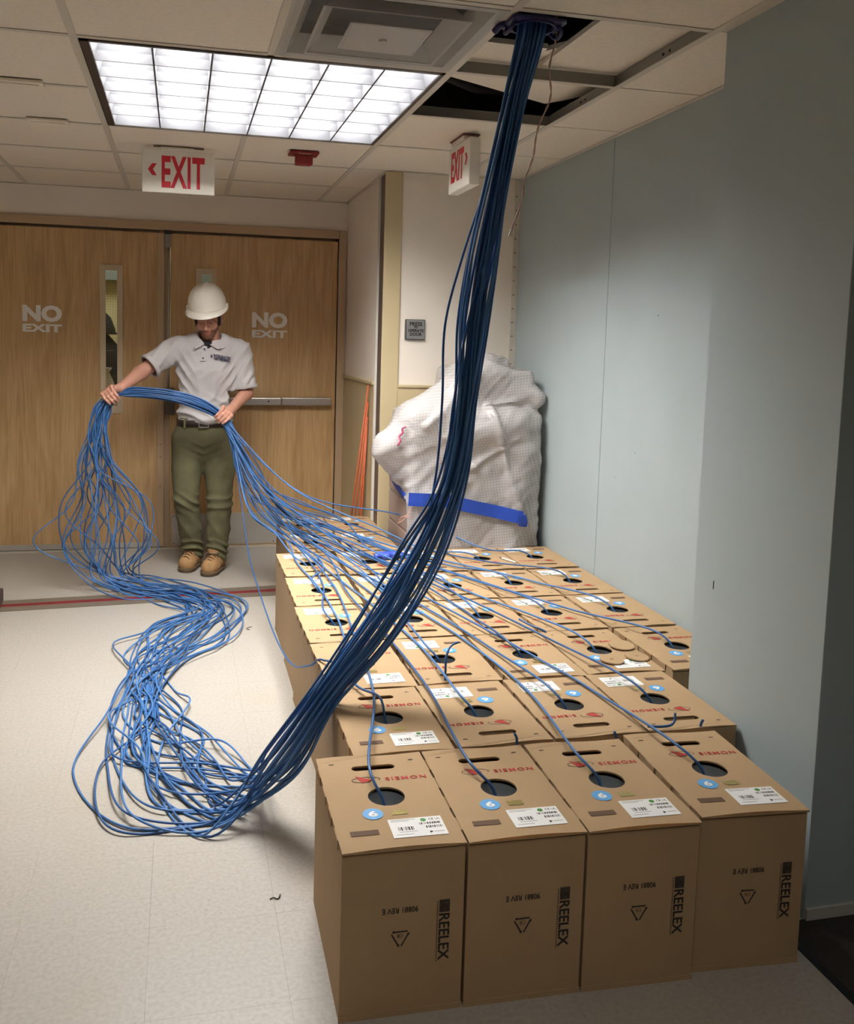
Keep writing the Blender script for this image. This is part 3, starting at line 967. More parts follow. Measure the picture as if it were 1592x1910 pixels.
    link('code_lettering', text_mesh('code_lettering', '90881 REV E', 0.0155, M_INK, bold=0.0002, fit=(0.078, 0.0125), extrude=0.0002), car, (-0.006, fy, 0.236), (PI / 2, PI, 0))
    # recycling triangle, upside down: three bent arrows
    tri = MB()
    cx, cz, R_ = -0.005, 0.176, 0.0245
    pts = [(cx + R_ * math.cos(a), cz + R_ * math.sin(a)) for a in (-PI / 2, PI / 6, 5 * PI / 6)]
    for k in range(3):
        p0, p1 = Vector(pts[k]), Vector(pts[(k + 1) % 3])
        dv = p1 - p0
        a_, b_ = p0 + dv * 0.12, p0 + dv * 0.80
        nn = Vector((-dv.y, dv.x)).normalized() * 0.0016
        tri.add([(q.x, fy - 0.0002, q.y) for q in (a_ - nn, b_ - nn, b_ + nn, a_ + nn)], [(0, 1, 2, 3)])
        n3 = nn * 2.4
        tip = p0 + dv * 0.93
        tri.add([(q.x, fy - 0.0002, q.y) for q in (b_ - n3, tip, b_ + n3)], [(0, 1, 2)])
    tri.build('recycling_mark', M_INK, car)
    link('mark_lettering', text_mesh('mark_lettering', 'CB', 0.011, M_INKBROWN, extrude=0.0002), car, (cx, fy, cz + 0.003), (PI / 2, PI, 0))
    return root

proto = box_proto()
ROWS = [
    (-1.095, [(0.792, 0, -1.0), (1.064, 0, -1.2), (1.338, 0, -2.0), (1.622, 0, -3.6)]),
    (-0.672, [(0.892, 0, 0.0), (1.167, 1, 0.5), (1.446, 1, -0.5), (1.722, 1, -0.8)]),
    (-0.248, [(0.903, 0, 1.0), (1.184, 1, -0.6), (1.467, 0, 0.3), (1.742, 0, -0.6), (2.038, 0, 0.0)]),
    (0.183, [(0.900, 1, 0.5), (1.190, 1, 0.6), (1.472, 1, 0.0), (1.757, 1, 0.8), (2.040, 1, 0.0)]),
    (0.615, [(0.910, 1, -0.3), (1.198, 1, 0.8), (1.481, 1, 0.4), (1.765, 1, -0.5), (2.043, 1, 0.0)]),
    (1.062, [(0.918, 1, 0.4), (1.206, 1, -0.4), (1.491, 1, 0.3), (1.771, 1, 0.0), (2.046, 1, 0.0)]),
    (1.500, [(0.994, 1, -1.0), (1.276, 1, 0.0)]),
    (1.928, [(1.006, 1, -0.5), (1.284, 1, 0.0)]),
]
ORD = ['first', 'second', 'third', 'fourth', 'fifth']
ROWN = ['in the front row', 'in the second row', 'in the third row', 'in the fourth row', 'in the fifth row', 'in the sixth row', 'in the seventh row', 'in the rearmost row']
BOXES = []
first = True
for ri, (ry, lst) in enumerate(ROWS):
    for ci, (bx_, flip, rot) in enumerate(lst):
        o = proto if first else copy_tree(proto)
        first = False
        dy = (0.0, -0.007, -0.016, -0.010)[ci] if ri == 0 else rnd.uniform(-0.002, 0.002)
        o.location = (bx_, ry + dy, 0.0)
        o.rotation_euler = (0, 0, math.radians(rot) + (PI if flip else 0))
        tag(o, 'brown cardboard cable box, %s from the left %s' % (ORD[ci], ROWN[ri]), 'cardboard box', 'cardboard cable boxes')
        hole = Vector((0.004 * (-1 if flip else 1), 0, 0))
        BOXES.append((ri, ci, Vector((bx_ + hole.x, ry, BT))))

# ------------------------------------------------------------------ implicit surfaces for organic shapes
class Field:
    def __init__(self, lo, hi, h):
        self.lo = np.array(lo, float)
        self.h = h
        self.n = np.ceil((np.array(hi, float) - self.lo) / h).astype(int) + 1
        self.F = np.full(tuple(self.n), 1.0, np.float32)
    def _win(self, lo, hi):
        a = np.clip(np.floor((np.array(lo) - self.lo) / self.h).astype(int), 0, self.n)
        b = np.clip(np.ceil((np.array(hi) - self.lo) / self.h).astype(int) + 1, 0, self.n)
        if np.any(b <= a):
            return None
        ax = [self.lo[k] + self.h * np.arange(a[k], b[k], dtype=np.float32) for k in range(3)]
        X, Y, Z = np.meshgrid(*ax, indexing='ij')
        sl = tuple(slice(a[k], b[k]) for k in range(3))
        return sl, X.astype(np.float32), Y.astype(np.float32), Z.astype(np.float32)
    def _mix(self, sl, d, k, op):
        f = self.F[sl]
        if op == 'sub':
            d = -d
            if k > 0:
                hh = np.clip(0.5 - 0.5 * (d - f) / k, 0, 1)
                self.F[sl] = f * hh + d * (1 - hh) + k * hh * (1 - hh)
            else:
                self.F[sl] = np.maximum(f, d)
        elif k > 0:
            hh = np.clip(0.5 + 0.5 * (f - d) / k, 0, 1)
            self.F[sl] = f * (1 - hh) + d * hh - k * hh * (1 - hh)
        else:
            self.F[sl] = np.minimum(f, d)
    def cone(self, a, b, ra, rb, k=0.02, op='add', flat=None):
        """tapered capsule; flat = (direction, factor) squashes the section along a direction"""
        a = np.array(a, float)
        b = np.array(b, float)
        m = max(ra, rb) * (1.0 if flat is None else 1.0) + 3 * k + 0.02
        w = self._win(np.minimum(a, b) - m, np.maximum(a, b) + m)
        if w is None:
            return self
        sl, X, Y, Z = w
        ba = b - a
        L2 = float(ba @ ba) + 1e-12
        PX, PY, PZ = X - a[0], Y - a[1], Z - a[2]
        t = np.clip((PX * ba[0] + PY * ba[1] + PZ * ba[2]) / L2, 0, 1)
        DX, DY, DZ_ = PX - t * ba[0], PY - t * ba[1], PZ - t * ba[2]
        if flat is not None:
            u, s = np.array(flat[0], float), flat[1]
            u /= np.linalg.norm(u)
            pr = (DX * u[0] + DY * u[1] + DZ_ * u[2]) * (1 / s - 1)
            DX, DY, DZ_ = DX + pr * u[0], DY + pr * u[1], DZ_ + pr * u[2]
        d = np.sqrt(DX * DX + DY * DY + DZ_ * DZ_) - (ra + (rb - ra) * t)
        if flat is not None:
            d = d * min(1.0, flat[1] * 1.15)
        self._mix(sl, d.astype(np.float32), k, op)
        return self
    def ell(self, c, r, R=None, k=0.02, op='add'):
        c = np.array(c, float)
        r = np.array(r, float)
        m = r.max() + 3 * k + 0.02
        w = self._win(c - m, c + m)
        if w is None:
            return self
        sl, X, Y, Z = w
        P = [X - c[0], Y - c[1], Z - c[2]]
        if R is not None:
            P = [P[0] * R[0][j] + P[1] * R[1][j] + P[2] * R[2][j] for j in range(3)]
        q = np.sqrt((P[0] / r[0]) ** 2 + (P[1] / r[1]) ** 2 + (P[2] / r[2]) ** 2)
        q2 = np.sqrt((P[0] / r[0] ** 2) ** 2 + (P[1] / r[1] ** 2) ** 2 + (P[2] / r[2] ** 2) ** 2) + 1e-6
        self._mix(sl, (q * (q - 1) / q2).astype(np.float32), k, op)
        return self
    def rbox(self, c, half, rad, R=None, k=0.02, op='add'):
        c = np.array(c, float)
        half = np.array(half, float)
        m = np.linalg.norm(half) + rad + 3 * k + 0.02
        w = self._win(c - m, c + m)
        if w is None:
            return self
        sl, X, Y, Z = w
        P = [X - c[0], Y - c[1], Z - c[2]]
        if R is not None:
            P = [P[0] * R[0][j] + P[1] * R[1][j] + P[2] * R[2][j] for j in range(3)]
        q = [np.abs(P[j]) - (half[j] - rad) for j in range(3)]
        o = np.sqrt(sum(np.maximum(x, 0) ** 2 for x in q))
        i = np.minimum(np.maximum(np.maximum(q[0], q[1]), q[2]), 0)
        self._mix(sl, (o + i - rad).astype(np.float32), k, op)
        return self
    def cut(self, p, n):
        """keep the half space behind the plane (n points to the part removed)"""
        n = np.array(n, float)
        n /= np.linalg.norm(n)
        ax = [self.lo[k] + self.h * np.arange(self.n[k]) for k in range(3)]
        d = ((ax[0] - p[0]) * n[0])[:, None, None] + ((ax[1] - p[1]) * n[1])[None, :, None] + ((ax[2] - p[2]) * n[2])[None, None, :]
        self.F = np.maximum(self.F, d.astype(np.float32))
        return self
    def nets(self):
        F, h = self.F, self.h
        ins = F < 0
        nx, ny, nz = (np.array(F.shape) - 1)
        cnt = np.zeros((nx, ny, nz), np.int8)
        corners = [(i, j, k) for i in (0, 1) for j in (0, 1) for k in (0, 1)]
        for (i, j, k) in corners:
            cnt += ins[i:nx + i, j:ny + j, k:nz + k]
        act = np.argwhere((cnt > 0) & (cnt < 8))
        idx = np.full((nx, ny, nz), -1, np.int32)
        idx[act[:, 0], act[:, 1], act[:, 2]] = np.arange(len(act))
        acc = np.zeros((len(act), 3))
        num = np.zeros(len(act))
        for a in corners:
            for ax in range(3):
                if a[ax] == 1:
                    continue
                b = list(a)
                b[ax] = 1
                fa = F[act[:, 0] + a[0], act[:, 1] + a[1], act[:, 2] + a[2]].astype(float)
                fb = F[act[:, 0] + b[0], act[:, 1] + b[1], act[:, 2] + b[2]].astype(float)
                cr = (fa < 0) != (fb < 0)
                t = np.where(cr, fa / np.where(cr, fa - fb, 1), 0)
                p = np.tile(np.array(a, float), (len(act), 1))
                p[:, ax] += t
                acc[cr] += p[cr]
                num[cr] += 1
        V = self.lo + h * (act + acc / num[:, None])
        quads = []
        for ax in range(3):
            sl0 = [slice(1, -1)] * 3
            sl1 = [slice(1, -1)] * 3
            sl0[ax] = slice(0, -1)
            sl1[ax] = slice(1, None)
            A, B = ins[tuple(sl0)], ins[tuple(sl1)]
            e = np.argwhere(A != B)
            if len(e) == 0:
                continue
            base = e + 1
            base[:, ax] -= 1
            u, v = (ax + 1) % 3, (ax + 2) % 3
            def cell(du, dv):
                q = base.copy()
                q[:, u] -= du
                q[:, v] -= dv
                return idx[q[:, 0], q[:, 1], q[:, 2]]
            Q = np.stack([cell(1, 1), cell(0, 1), cell(0, 0), cell(1, 0)], 1)
            fl = A[tuple((e).T)]
            Q[~fl] = Q[~fl][:, ::-1]
            quads.append(Q)
        return V, np.concatenate(quads)

def vnormals(V, Q):
    n = np.cross(V[Q[:, 2]] - V[Q[:, 0]], V[Q[:, 3]] - V[Q[:, 1]])
    N = np.zeros_like(V)
    for k in range(4):
        np.add.at(N, Q[:, k], n)
    return N / (np.linalg.norm(N, axis=1)[:, None] + 1e-12)

def smooth_mesh(V, Q, it=2, lam=0.5):
    E = np.concatenate([Q[:, [0, 1]], Q[:, [1, 2]], Q[:, [2, 3]], Q[:, [3, 0]]])
    for _ in range(it):
        S = np.zeros_like(V)
        C = np.zeros(len(V))
        np.add.at(S, E[:, 0], V[E[:, 1]])
        np.add.at(S, E[:, 1], V[E[:, 0]])
        np.add.at(C, E[:, 0], 1)
        np.add.at(C, E[:, 1], 1)
        V = V * (1 - lam) + lam * S / np.maximum(C, 1)[:, None]
    return V

def net_object(name, V, Q, mats, parent=None, origin=None, mi=None):
    if origin is not None:
        V = V - np.array(origin)
    me = bpy.data.meshes.new(name)
    me.from_pydata(V.tolist(), [], Q.tolist())
    for m in (mats if isinstance(mats, (list, tuple)) else [mats]):
        me.materials.append(m)
    if mi is not None:
        me.polygons.foreach_set('material_index', mi)
    me.polygons.foreach_set('use_smooth', [True] * len(me.polygons))
    me.update()
    return link(name, me, parent)

def drop_unused(V, Q):
    used = np.unique(Q)
    mp = np.full(len(V), -1)
    mp[used] = np.arange(len(used))
    return V[used], mp[Q]

def spline(P, n):
    """Catmull-Rom (centripetal-like by chord length) through P, n samples spaced evenly by length"""
    P = np.asarray(P, float)
    seg = np.linalg.norm(np.diff(P, axis=0), axis=1)
    T = np.concatenate([[0], np.cumsum(np.sqrt(seg + 1e-9))])
    m = len(P)
    tang = np.zeros_like(P)
    for i in range(m):
        if i == 0:
            tang[i] = (P[1] - P[0]) / (T[1] - T[0])
        elif i == m - 1:
            tang[i] = (P[-1] - P[-2]) / (T[-1] - T[-2])
        else:
            d0, d1 = T[i] - T[i - 1], T[i + 1] - T[i]
            tang[i] = ((P[i] - P[i - 1]) / d0 * d1 + (P[i + 1] - P[i]) / d1 * d0) / (d0 + d1)
    fine = []
    for i in range(m - 1):
        d = T[i + 1] - T[i]
        for s in np.linspace(0, 1, 24, endpoint=False):
            h00, h10, h01, h11 = 2 * s ** 3 - 3 * s ** 2 + 1, s ** 3 - 2 * s ** 2 + s, -2 * s ** 3 + 3 * s ** 2, s ** 3 - s ** 2
            fine.append(h00 * P[i] + h10 * d * tang[i] + h01 * P[i + 1] + h11 * d * tang[i + 1])
    fine.append(P[-1])
    fine = np.array(fine)
    L = np.concatenate([[0], np.cumsum(np.linalg.norm(np.diff(fine, axis=0), axis=1))])
    if n is None:
        n = max(4, int(L[-1] / 0.022))
    s = np.linspace(0, L[-1], n)
    return np.stack([np.interp(s, L, fine[:, k]) for k in range(3)], 1)

# ------------------------------------------------------------------ the worker
M_SKIN = mat('skin', rgb(196, 142, 120), 0.55, var=0.05, var_scale=40)
M_SHIRT = mat('grey_polo', rgb(188, 182, 180), 0.9, var=0.07, var_scale=260, detail=2, bump=0.15, bump_scale=900)
M_PANTS = mat('olive_cotton', rgb(98, 94, 66), 0.9, var=0.08, var_scale=30, bump=0.2, bump_scale=800)
M_BELT = mat('dark_leather', rgb(46, 32, 28), 0.5)
M_BOOT = mat('tan_suede', rgb(162, 124, 82), 0.8, var=0.12, var_scale=45)
M_SOLE = mat('boot_sole', rgb(104, 84, 62), 0.8)
M_LACE = mat('boot_lace', rgb(84, 58, 36), 0.8)
M_HAIR = mat('dark_brown_hair', rgb(52, 36, 28), 0.85, var=0.2, var_scale=120)
M_HAT = mat('white_hard_hat', rgb(238, 230, 216), 0.28, spec=0.5)
M_NAVY = mat('navy_thread', rgb(34, 36, 66), 0.8)
M_LIP = mat('lip', rgb(168, 104, 92), 0.6)

person = empty('person', (0.46, 2.45, 0.0))
tag(person, 'worker in white hard hat, grey polo and olive trousers holding up the blue cables', 'person')
PO = (0.46, 2.45, 0.0)

def rotm(rx=0, ry=0, rz=0):
    return np.array(Matrix.Rotation(rz, 3, 'Z') @ Matrix.Rotation(ry, 3, 'Y') @ Matrix.Rotation(rx, 3, 'X'))

HC = np.array([0.486, 2.440, 1.534])       # head centre
HR = rotm(math.radians(18), math.radians(-4), math.radians(-12))   # head bowed; local -y = facing
# local +x is the head's left (image right), local -y is the face direction
def hp(x, y, z):
    return HC + HR @ np.array([x, y, z])
HR_sign = HR @ np.array([0, -1, 0])

J = dict(neck=(0.505, 2.475, 1.385), chest=(0.485, 2.50, 1.22), waist=(0.480, 2.505, 1.00), pelvis=(0.468, 2.51, 0.86),
         rs=(0.298, 2.495, 1.345), re=(0.094, 2.40, 1.194), rw=(0.000, 2.20, 1.118),
         ls=(0.680, 2.500, 1.335), le=(0.715, 2.480, 1.082), lw=(0.622, 2.275, 1.005),
         rh=(0.375, 2.51, 0.82), rk=(0.362, 2.455, 0.44), ra=(0.408, 2.545, 0.09),
         lh=(0.560, 2.51, 0.82), lk=(0.560, 2.425, 0.43), la=(0.545, 2.445, 0.09))
J = {k: np.array(v) for k, v in J.items()}

# cable bundle where the hands grip it
GR = np.array([-0.040, 2.150, 1.072])
GRa = np.array([-0.75, 0.02, -0.62])
GRa /= np.linalg.norm(GRa)
GL = np.array([0.557, 2.165, 0.962])
GLa = np.array([0.70, -0.05, -0.72])
GLa /= np.linalg.norm(GLa)
GRIP_R = 0.030

body = Field((-0.14, 2.06, 0.0), (0.86, 2.72, 1.66), 0.0042)
# legs, torso, neck, arms (inside the clothes)
for s in ('r', 'l'):
    body.cone(J[s + 'h'], J[s + 'k'], 0.072, 0.050, 0.02)
    body.cone(J[s + 'k'], J[s + 'a'], 0.050, 0.036, 0.02)
    body.cone(J[s + 'a'], J[s + 'a'] + np.array([-0.01, -0.09, -0.045]), 0.034, 0.028, 0.02)
    body.cone(J[s + 's'], J[s + 'e'], 0.046, 0.040, 0.02)
    body.cone(J[s + 'e'], J[s + 'w'], 0.041, 0.027, 0.02)
body.cone(J['pelvis'], J['waist'], 0.120, 0.112, 0.04, flat=((0, 1, 0), 0.72))
body.cone(J['waist'], J['chest'], 0.112, 0.128, 0.04, flat=((0, 1, 0), 0.72))
body.cone(J['rs'] + [0.05, 0, -0.01], J['ls'] + [-0.05, 0, -0.01], 0.058, 0.058, 0.05)
body.cone(J['neck'], HC + np.array([0.006, 0.03, -0.03]), 0.056, 0.052, 0.02)
# head
body.ell(hp(0, 0.012, 0.035), (0.074, 0.094, 0.088), HR, 0.01)
body.ell(hp(0, -0.030, -0.035), (0.057, 0.060, 0.075), HR, 0.025)
body.ell(hp(0, -0.062, -0.092), (0.030, 0.026, 0.022), HR, 0.02)
body.ell(hp(0, -0.082, 0.022), (0.050, 0.018, 0.013), HR, 0.012)            # brow
for s in (-1, 1):
    body.ell(hp(s * 0.031, -0.098, -0.002), (0.019, 0.016, 0.013), HR, 0.008, 'sub')   # eye socket
    body.ell(hp(s * 0.031, -0.080, -0.003), (0.0145, 0.0125, 0.0115), HR, 0.003)       # lidded eye
    body.ell(hp(s * 0.040, -0.070, -0.030), (0.022, 0.018, 0.020), HR, 0.02)           # cheek
    body.ell(hp(s * 0.012, -0.100, -0.041), (0.0085, 0.009, 0.007), HR, 0.006)         # nostril wing
    body.ell(hp(s * 0.077, 0.018, -0.012), (0.010, 0.022, 0.033), HR, 0.006)           # ear
    body.ell(hp(s * 0.086, 0.012, -0.008), (0.005, 0.011, 0.017), HR, 0.003, 'sub')
body.cone(hp(0, -0.088, 0.012), hp(0, -0.115, -0.036), 0.008, 0.0115, 0.010)
body.ell(hp(0, -0.087, -0.066), (0.022, 0.010, 0.0055), HR, 0.005)
body.ell(hp(0, -0.085, -0.076), (0.019, 0.010, 0.0060), HR, 0.005)
body.ell(hp(0, -0.100, -0.071), (0.024, 0.012, 0.0014), HR, 0.002, 'sub')

def hand(F, G, axis, wrist, kn_ang, sweep, thumb_side, flip):
    """fist round a bundle: G grip centre, axis bundle direction, fingers wrap from kn_ang by sweep (radians)"""
    up = np.array([0, 0, 1.0])
    e1 = up - axis * (up @ axis)
    e1 /= np.linalg.norm(e1)
    e2 = np.array([0, -1.0, 0])
    e2 = e2 - axis * (e2 @ axis) - e1 * (e2 @ e1)
    e2 /= np.linalg.norm(e2)
    def P(s, ang, r):
        return G + axis * s + r * (math.cos(ang) * e1 + math.sin(ang) * e2)
    R0 = GRIP_R + 0.0105
    nails = []
    for k in range(4):
        s = flip * (k - 1.5) * 0.0198
        ln = (0.88, 1.0, 0.96, 0.80)[k]
        rr = (0.0092, 0.0096, 0.0092, 0.0082)[k]
        a0, a1, a2, a3 = kn_ang, kn_ang + sweep * 0.42 * ln, kn_ang + sweep * 0.75 * ln, kn_ang + sweep * ln
        p = [P(s, a0, R0 + 0.006), P(s * 1.03, a1, R0 + 0.004), P(s * 1.0, a2, R0 + 0.001), P(s * 0.96, a3, R0 - 0.002)]
        for i in range(3):
            F.cone(p[i], p[i + 1], rr * (1.06 - 0.07 * i), rr * (1.0 - 0.07 * i), 0.0035)
        F.ell(p[0], (0.0115, 0.0115, 0.0115), None, 0.006)
        F.ell(p[1], (0.0100, 0.0100, 0.0100), None, 0.003)
        # back of the hand: ray from knuckle to wrist side
        F.cone(p[0], P(s * 0.75, kn_ang - 0.85, R0 + 0.016), 0.0105, 0.0130, 0.010)
        F.cone(P(s * 0.75, kn_ang - 0.85, R0 + 0.016), wrist, 0.0130, 0.0200, 0.014)
        nails.append((p[3], P(s * 0.96, a3, 1.0) - G - axis * s * 0.96))
    # thumb: leaves the side of the palm, closes against the fingers
    s0 = thumb_side * 0.030
    q = [P(s0 * 0.6, kn_ang - 1.15, R0 + 0.014), P(s0 * 1.15, kn_ang - 0.55, R0 + 0.012), P(s0 * 1.25, kn_ang + 0.15, R0 + 0.010), P(s0 * 1.05, kn_ang + 0.75, R0 + 0.008)]
    F.cone(q[0], q[1], 0.0150, 0.0118, 0.008)
    F.cone(q[1], q[2], 0.0118, 0.0105, 0.004)
    F.cone(q[2], q[3], 0.0108, 0.0090, 0.003)
    F.cone(wrist, q[0], 0.021, 0.015, 0.012)

hand(body, GR, GRa, J['rw'], 0.15, 2.5, -1, 1)
hand(body, GL, GLa, J['lw'], 0.05, 2.5, -1, 1)
V, Q = body.nets()
V = smooth_mesh(V, Q, 1, 0.35)
# lips get their own tint
cen = V[Q].mean(1)
loc = (cen - HC) @ HR
lip = (np.abs(loc[:, 0]) < 0.022) & (loc[:, 1] < -0.075) & (loc[:, 2] < -0.0615) & (loc[:, 2] > -0.0815)
net_object('body', V, Q, [M_SKIN, M_LIP], person, PO, lip.astype(int).tolist())

# hair and beard: shells just above the head surface
hair = Field(HC - 0.15, HC + 0.15, 0.004)
hair.ell(hp(0, 0.018, 0.035), (0.0785, 0.094, 0.092), HR, 0.0)
hair.ell(hp(0, 0.05, -0.03), (0.066, 0.055, 0.055), HR, 0.02)
hair.cut(hp(0, -0.045, 0.0), HR @ np.array([0, -1, 0.05]))
for s in (-1, 1):
    hair.cone(hp(s * 0.071, -0.026, 0.03), hp(s * 0.066, -0.030, -0.04), 0.010, 0.008, 0.004)
V, Q = hair.nets()
net_object('hair', V, Q, M_HAIR, person, PO)
beard = Field(HC - 0.15, HC + 0.15, 0.0035)
beard.ell(hp(0, -0.030, -0.037), (0.0595, 0.0625, 0.0765), HR, 0.0)
beard.ell(hp(0, -0.063, -0.095), (0.033, 0.029, 0.026), HR, 0.018)
beard.ell(hp(0, -0.080, -0.014), (0.047, 0.060, 0.047), HR, 0.006, 'sub')
beard.ell(hp(0, -0.098, -0.071), (0.027, 0.022, 0.0125), HR, 0.004, 'sub')
beard.cut(hp(0, -0.0, -0.012), HR @ np.array([0, 0.15, 1.0]))
beard.cut(hp(0, 0.008, 0), HR @ np.array([0, 1.0, 0.0]))
V, Q = beard.nets()
beard_mat = mat('brown_stubble', rgb(112, 76, 58), 0.9, var=0.25, var_scale=160)
net_object('beard', V, Q, beard_mat, person, PO)
brow = MB()
for s in (-1, 1):
    brow.tube([hp(s * 0.016, -0.1005, 0.0165), hp(s * 0.030, -0.0990, 0.0205), hp(s * 0.046, -0.086, 0.016)], [0.0022, 0.0030, 0.0016], 6)
    brow.tube([hp(s * 0.018, -0.0915, -0.0085), hp(s * 0.031, -0.0945, -0.0105), hp(s * 0.044, -0.088, -0.0075)], [0.0010, 0.0014, 0.0009], 5)
bo = brow.build('brow_and_lashes', M_HAIR, person, smooth=True)
bo.data.transform(Matrix.Translation((-PO[0], -PO[1], 0)))

# shirt
sh = Field((0.05, 2.28, 0.86), (0.86, 2.74, 1.48), 0.005)
sh.cone((0.478, 2.505, 0.93), J['waist'], 0.166, 0.160, 0.04, flat=((0, 1, 0), 0.70))
sh.cone(J['waist'], J['chest'], 0.160, 0.170, 0.05, flat=((0, 1, 0), 0.70))
sh.cone(J['chest'], (0.490, 2.50, 1.30), 0.170, 0.130, 0.05, flat=((0, 1, 0), 0.72))
sh.cone(J['rs'] + [0.03, 0.0, 0.0], J['ls'] + [-0.03, 0.0, 0.0], 0.072, 0.072, 0.06)
sh.cone((0.43, 2.49, 1.375), (0.57, 2.49, 1.37), 0.062, 0.062, 0.05)
shre = J['rs'] * 0.28 + J['re'] * 0.72
sh.cone(J['rs'], shre, 0.070, 0.074, 0.03)
shle = J['ls'] * 0.12 + J['le'] * 0.88
sh.cone(J['ls'], shle, 0.070, 0.074, 0.03)
dr = (J['re'] - J['rs']) / np.linalg.norm(J['re'] - J['rs'])
dl_ = (J['le'] - J['ls']) / np.linalg.norm(J['le'] - J['ls'])
# trim the sleeve ends: carve a slab beyond each cuff
def slab_cut(F, p, n, rad):
    p = np.array(p)
    n = np.array(n)
    z = n / np.linalg.norm(n)
    x = np.cross(z, [0, 1, 0.3])
    x /= np.linalg.norm(x)
    y = np.cross(z, x)
    Rm = np.stack([x, y, z], 1)
    F.rbox(p + z * 0.06, (rad, rad, 0.06), 0.002, Rm, 0.0, 'sub')
slab_cut(sh, shre + dr * 0.004, dr, 0.12)
slab_cut(sh, shle + dl_ * 0.004, dl_, 0.105)
# hollow cuffs and neck opening
sh.cone(shre - dr * 0.05, shre + dr * 0.05, 0.058, 0.068, 0.0, 'sub')
sh.cone(shle - dl_ * 0.05, shle + dl_ * 0.05, 0.058, 0.068, 0.0, 'sub')
sh.cone((0.503, 2.475, 1.365), (0.490, 2.42, 1.50), 0.058, 0.075, 0.004, 'sub')
sh.cone((0.478, 2.395, 1.385), (0.470, 2.375, 1.44), 0.012, 0.045, 0.006, 'sub')
sh.cut((0, 0, 0.905), (0, 0, -1))
V, Q = sh.nets()
N = vnormals(V, Q)
x, y, z = V[:, 0] - 0.48, V[:, 1], V[:, 2]
ridge = lambda s: 1 - np.abs(np.sin(s))
f = np.zeros(len(V))
low = np.exp(-((z - 0.98) / 0.07) ** 2)
f += 0.010 * low * (ridge(z * 52 + x * 16 + 1.2 * np.sin(x * 17)) - 0.5)
f += 0.007 * np.exp(-((z - 1.10) / 0.09) ** 2) * (ridge(z * 24 - x * 34 + np.sin(z * 31)) - 0.5)
side = np.exp(-((np.abs(x) - 0.15) / 0.06) ** 2)
f += 0.009 * side * np.exp(-((z - 1.17) / 0.12) ** 2) * (ridge(z * 40 - np.abs(x) * 60) - 0.5)
f += 0.004 * np.sin(x * 23 + z * 9) * np.exp(-((z - 1.05) / 0.2) ** 2)
slv = np.exp(-((V[:, 0] - 0.22) / 0.09) ** 2) + np.exp(-((V[:, 0] - 0.73) / 0.05) ** 2)
f += 0.006 * slv * (ridge(V[:, 0] * 44 - z * 30) - 0.5)
f += 0.014 * np.exp(-((z - 0.93) / 0.022) ** 2) * (0.4 + 0.6 * np.sin(x * 21 + 1))     # blousing over the belt
V = V + N * (1.7 * f)[:, None]
V = smooth_mesh(V, Q, 1, 0.4)
shirt = net_object('shirt', V, Q, M_SHIRT, person, PO)

def chest_y(xx, zz):
    d = (V[:, 0] - xx) ** 2 + (V[:, 2] - zz) ** 2
    c = np.where((d < 0.012 ** 2) & (V[:, 1] < 2.48))[0]
    return V[c, 1].min() if len(c) else V[np.argmin(d + (V[:, 1] > 2.48) * 9), 1]

# collar: two flaps of the polo, folded over, plus the placket
def ribbon(top, bot, thick, name, m, parent):
    mb_ = MB()
    n_ = len(top)
    top = np.array(top) - np.array(PO)
    bot = np.array(bot) - np.array(PO)
    vs_ = []
    for i in range(n_):
        dvec = bot[i] - top[i]
        tdir = top[min(i + 1, n_ - 1)] - top[max(i - 1, 0)]
        nn = np.cross(tdir, dvec)
        nn = nn / (np.linalg.norm(nn) + 1e-9) * thick
        mid = (top[i] + bot[i]) / 2
        vs_ += [top[i], bot[i], bot[i] + nn, top[i] + nn]
    fs_ = []
    for i in range(n_ - 1):
        for k in range(4):
            k2 = (k + 1) % 4
            fs_.append((i * 4 + k, i * 4 + k2, (i + 1) * 4 + k2, (i + 1) * 4 + k))
    fs_ += [(0, 3, 2, 1), ((n_ - 1) * 4, (n_ - 1) * 4 + 1, (n_ - 1) * 4 + 2, (n_ - 1) * 4 + 3)]
    mb_.add(vs_, fs_)
    o = mb_.build(name, m, parent, smooth=False)
    return o
NC = np.array([0.500, 2.468, 0])
for s, nm in ((-1, 'collar'), (1, 'collar')):
    top, bot = [], []
    for k in range(9):
        a = math.radians(90 - 170 * k / 8)          # from the nape (+y) round to the front (-y)
        rx, ry = 0.068, 0.070
        cx = NC[0] + s * rx * math.cos(a) * 1.0
        cy = NC[1] + ry * math.sin(a)
        zt_ = 1.432 - 0.040 * k / 8
        fx = NC[0] + s * (rx + 0.022) * max(0.0, math.cos(a)) + s * 0.012 * (k / 8)
        fy_ = NC[1] + (ry + 0.026) * math.sin(a) - 0.004
        drop = 0.030 + 0.030 * (k / 8) ** 2
        if k == 8:
            cx, cy, zt_ = 0.478 + s * 0.012, 2.398, 1.374
            fx, fy_, drop = 0.478 + s * 0.062, 2.382, 0.028
        if k == 7:
            cx, cy, zt_ = 0.480 + s * 0.034, 2.406, 1.394
            fx, fy_, drop = 0.482 + s * 0.078, 2.390, 0.045
        top.append((cx, cy, zt_))
        bot.append((fx, fy_, zt_ - drop))
    if s < 0:
        top, bot = top[::-1], bot[::-1]
    ribbon(top, bot, 0.004, nm, M_SHIRT, shirt)
pl = [(0.468, 1.365), (0.462, 1.335), (0.458, 1.30), (0.455, 1.275)]
ribbon([(q[0] - 0.014, chest_y(q[0], q[1]) - 0.002, q[1]) for q in pl], [(q[0] + 0.014, chest_y(q[0], q[1]) - 0.002, q[1]) for q in pl], 0.003, 'placket', M_SHIRT, shirt)
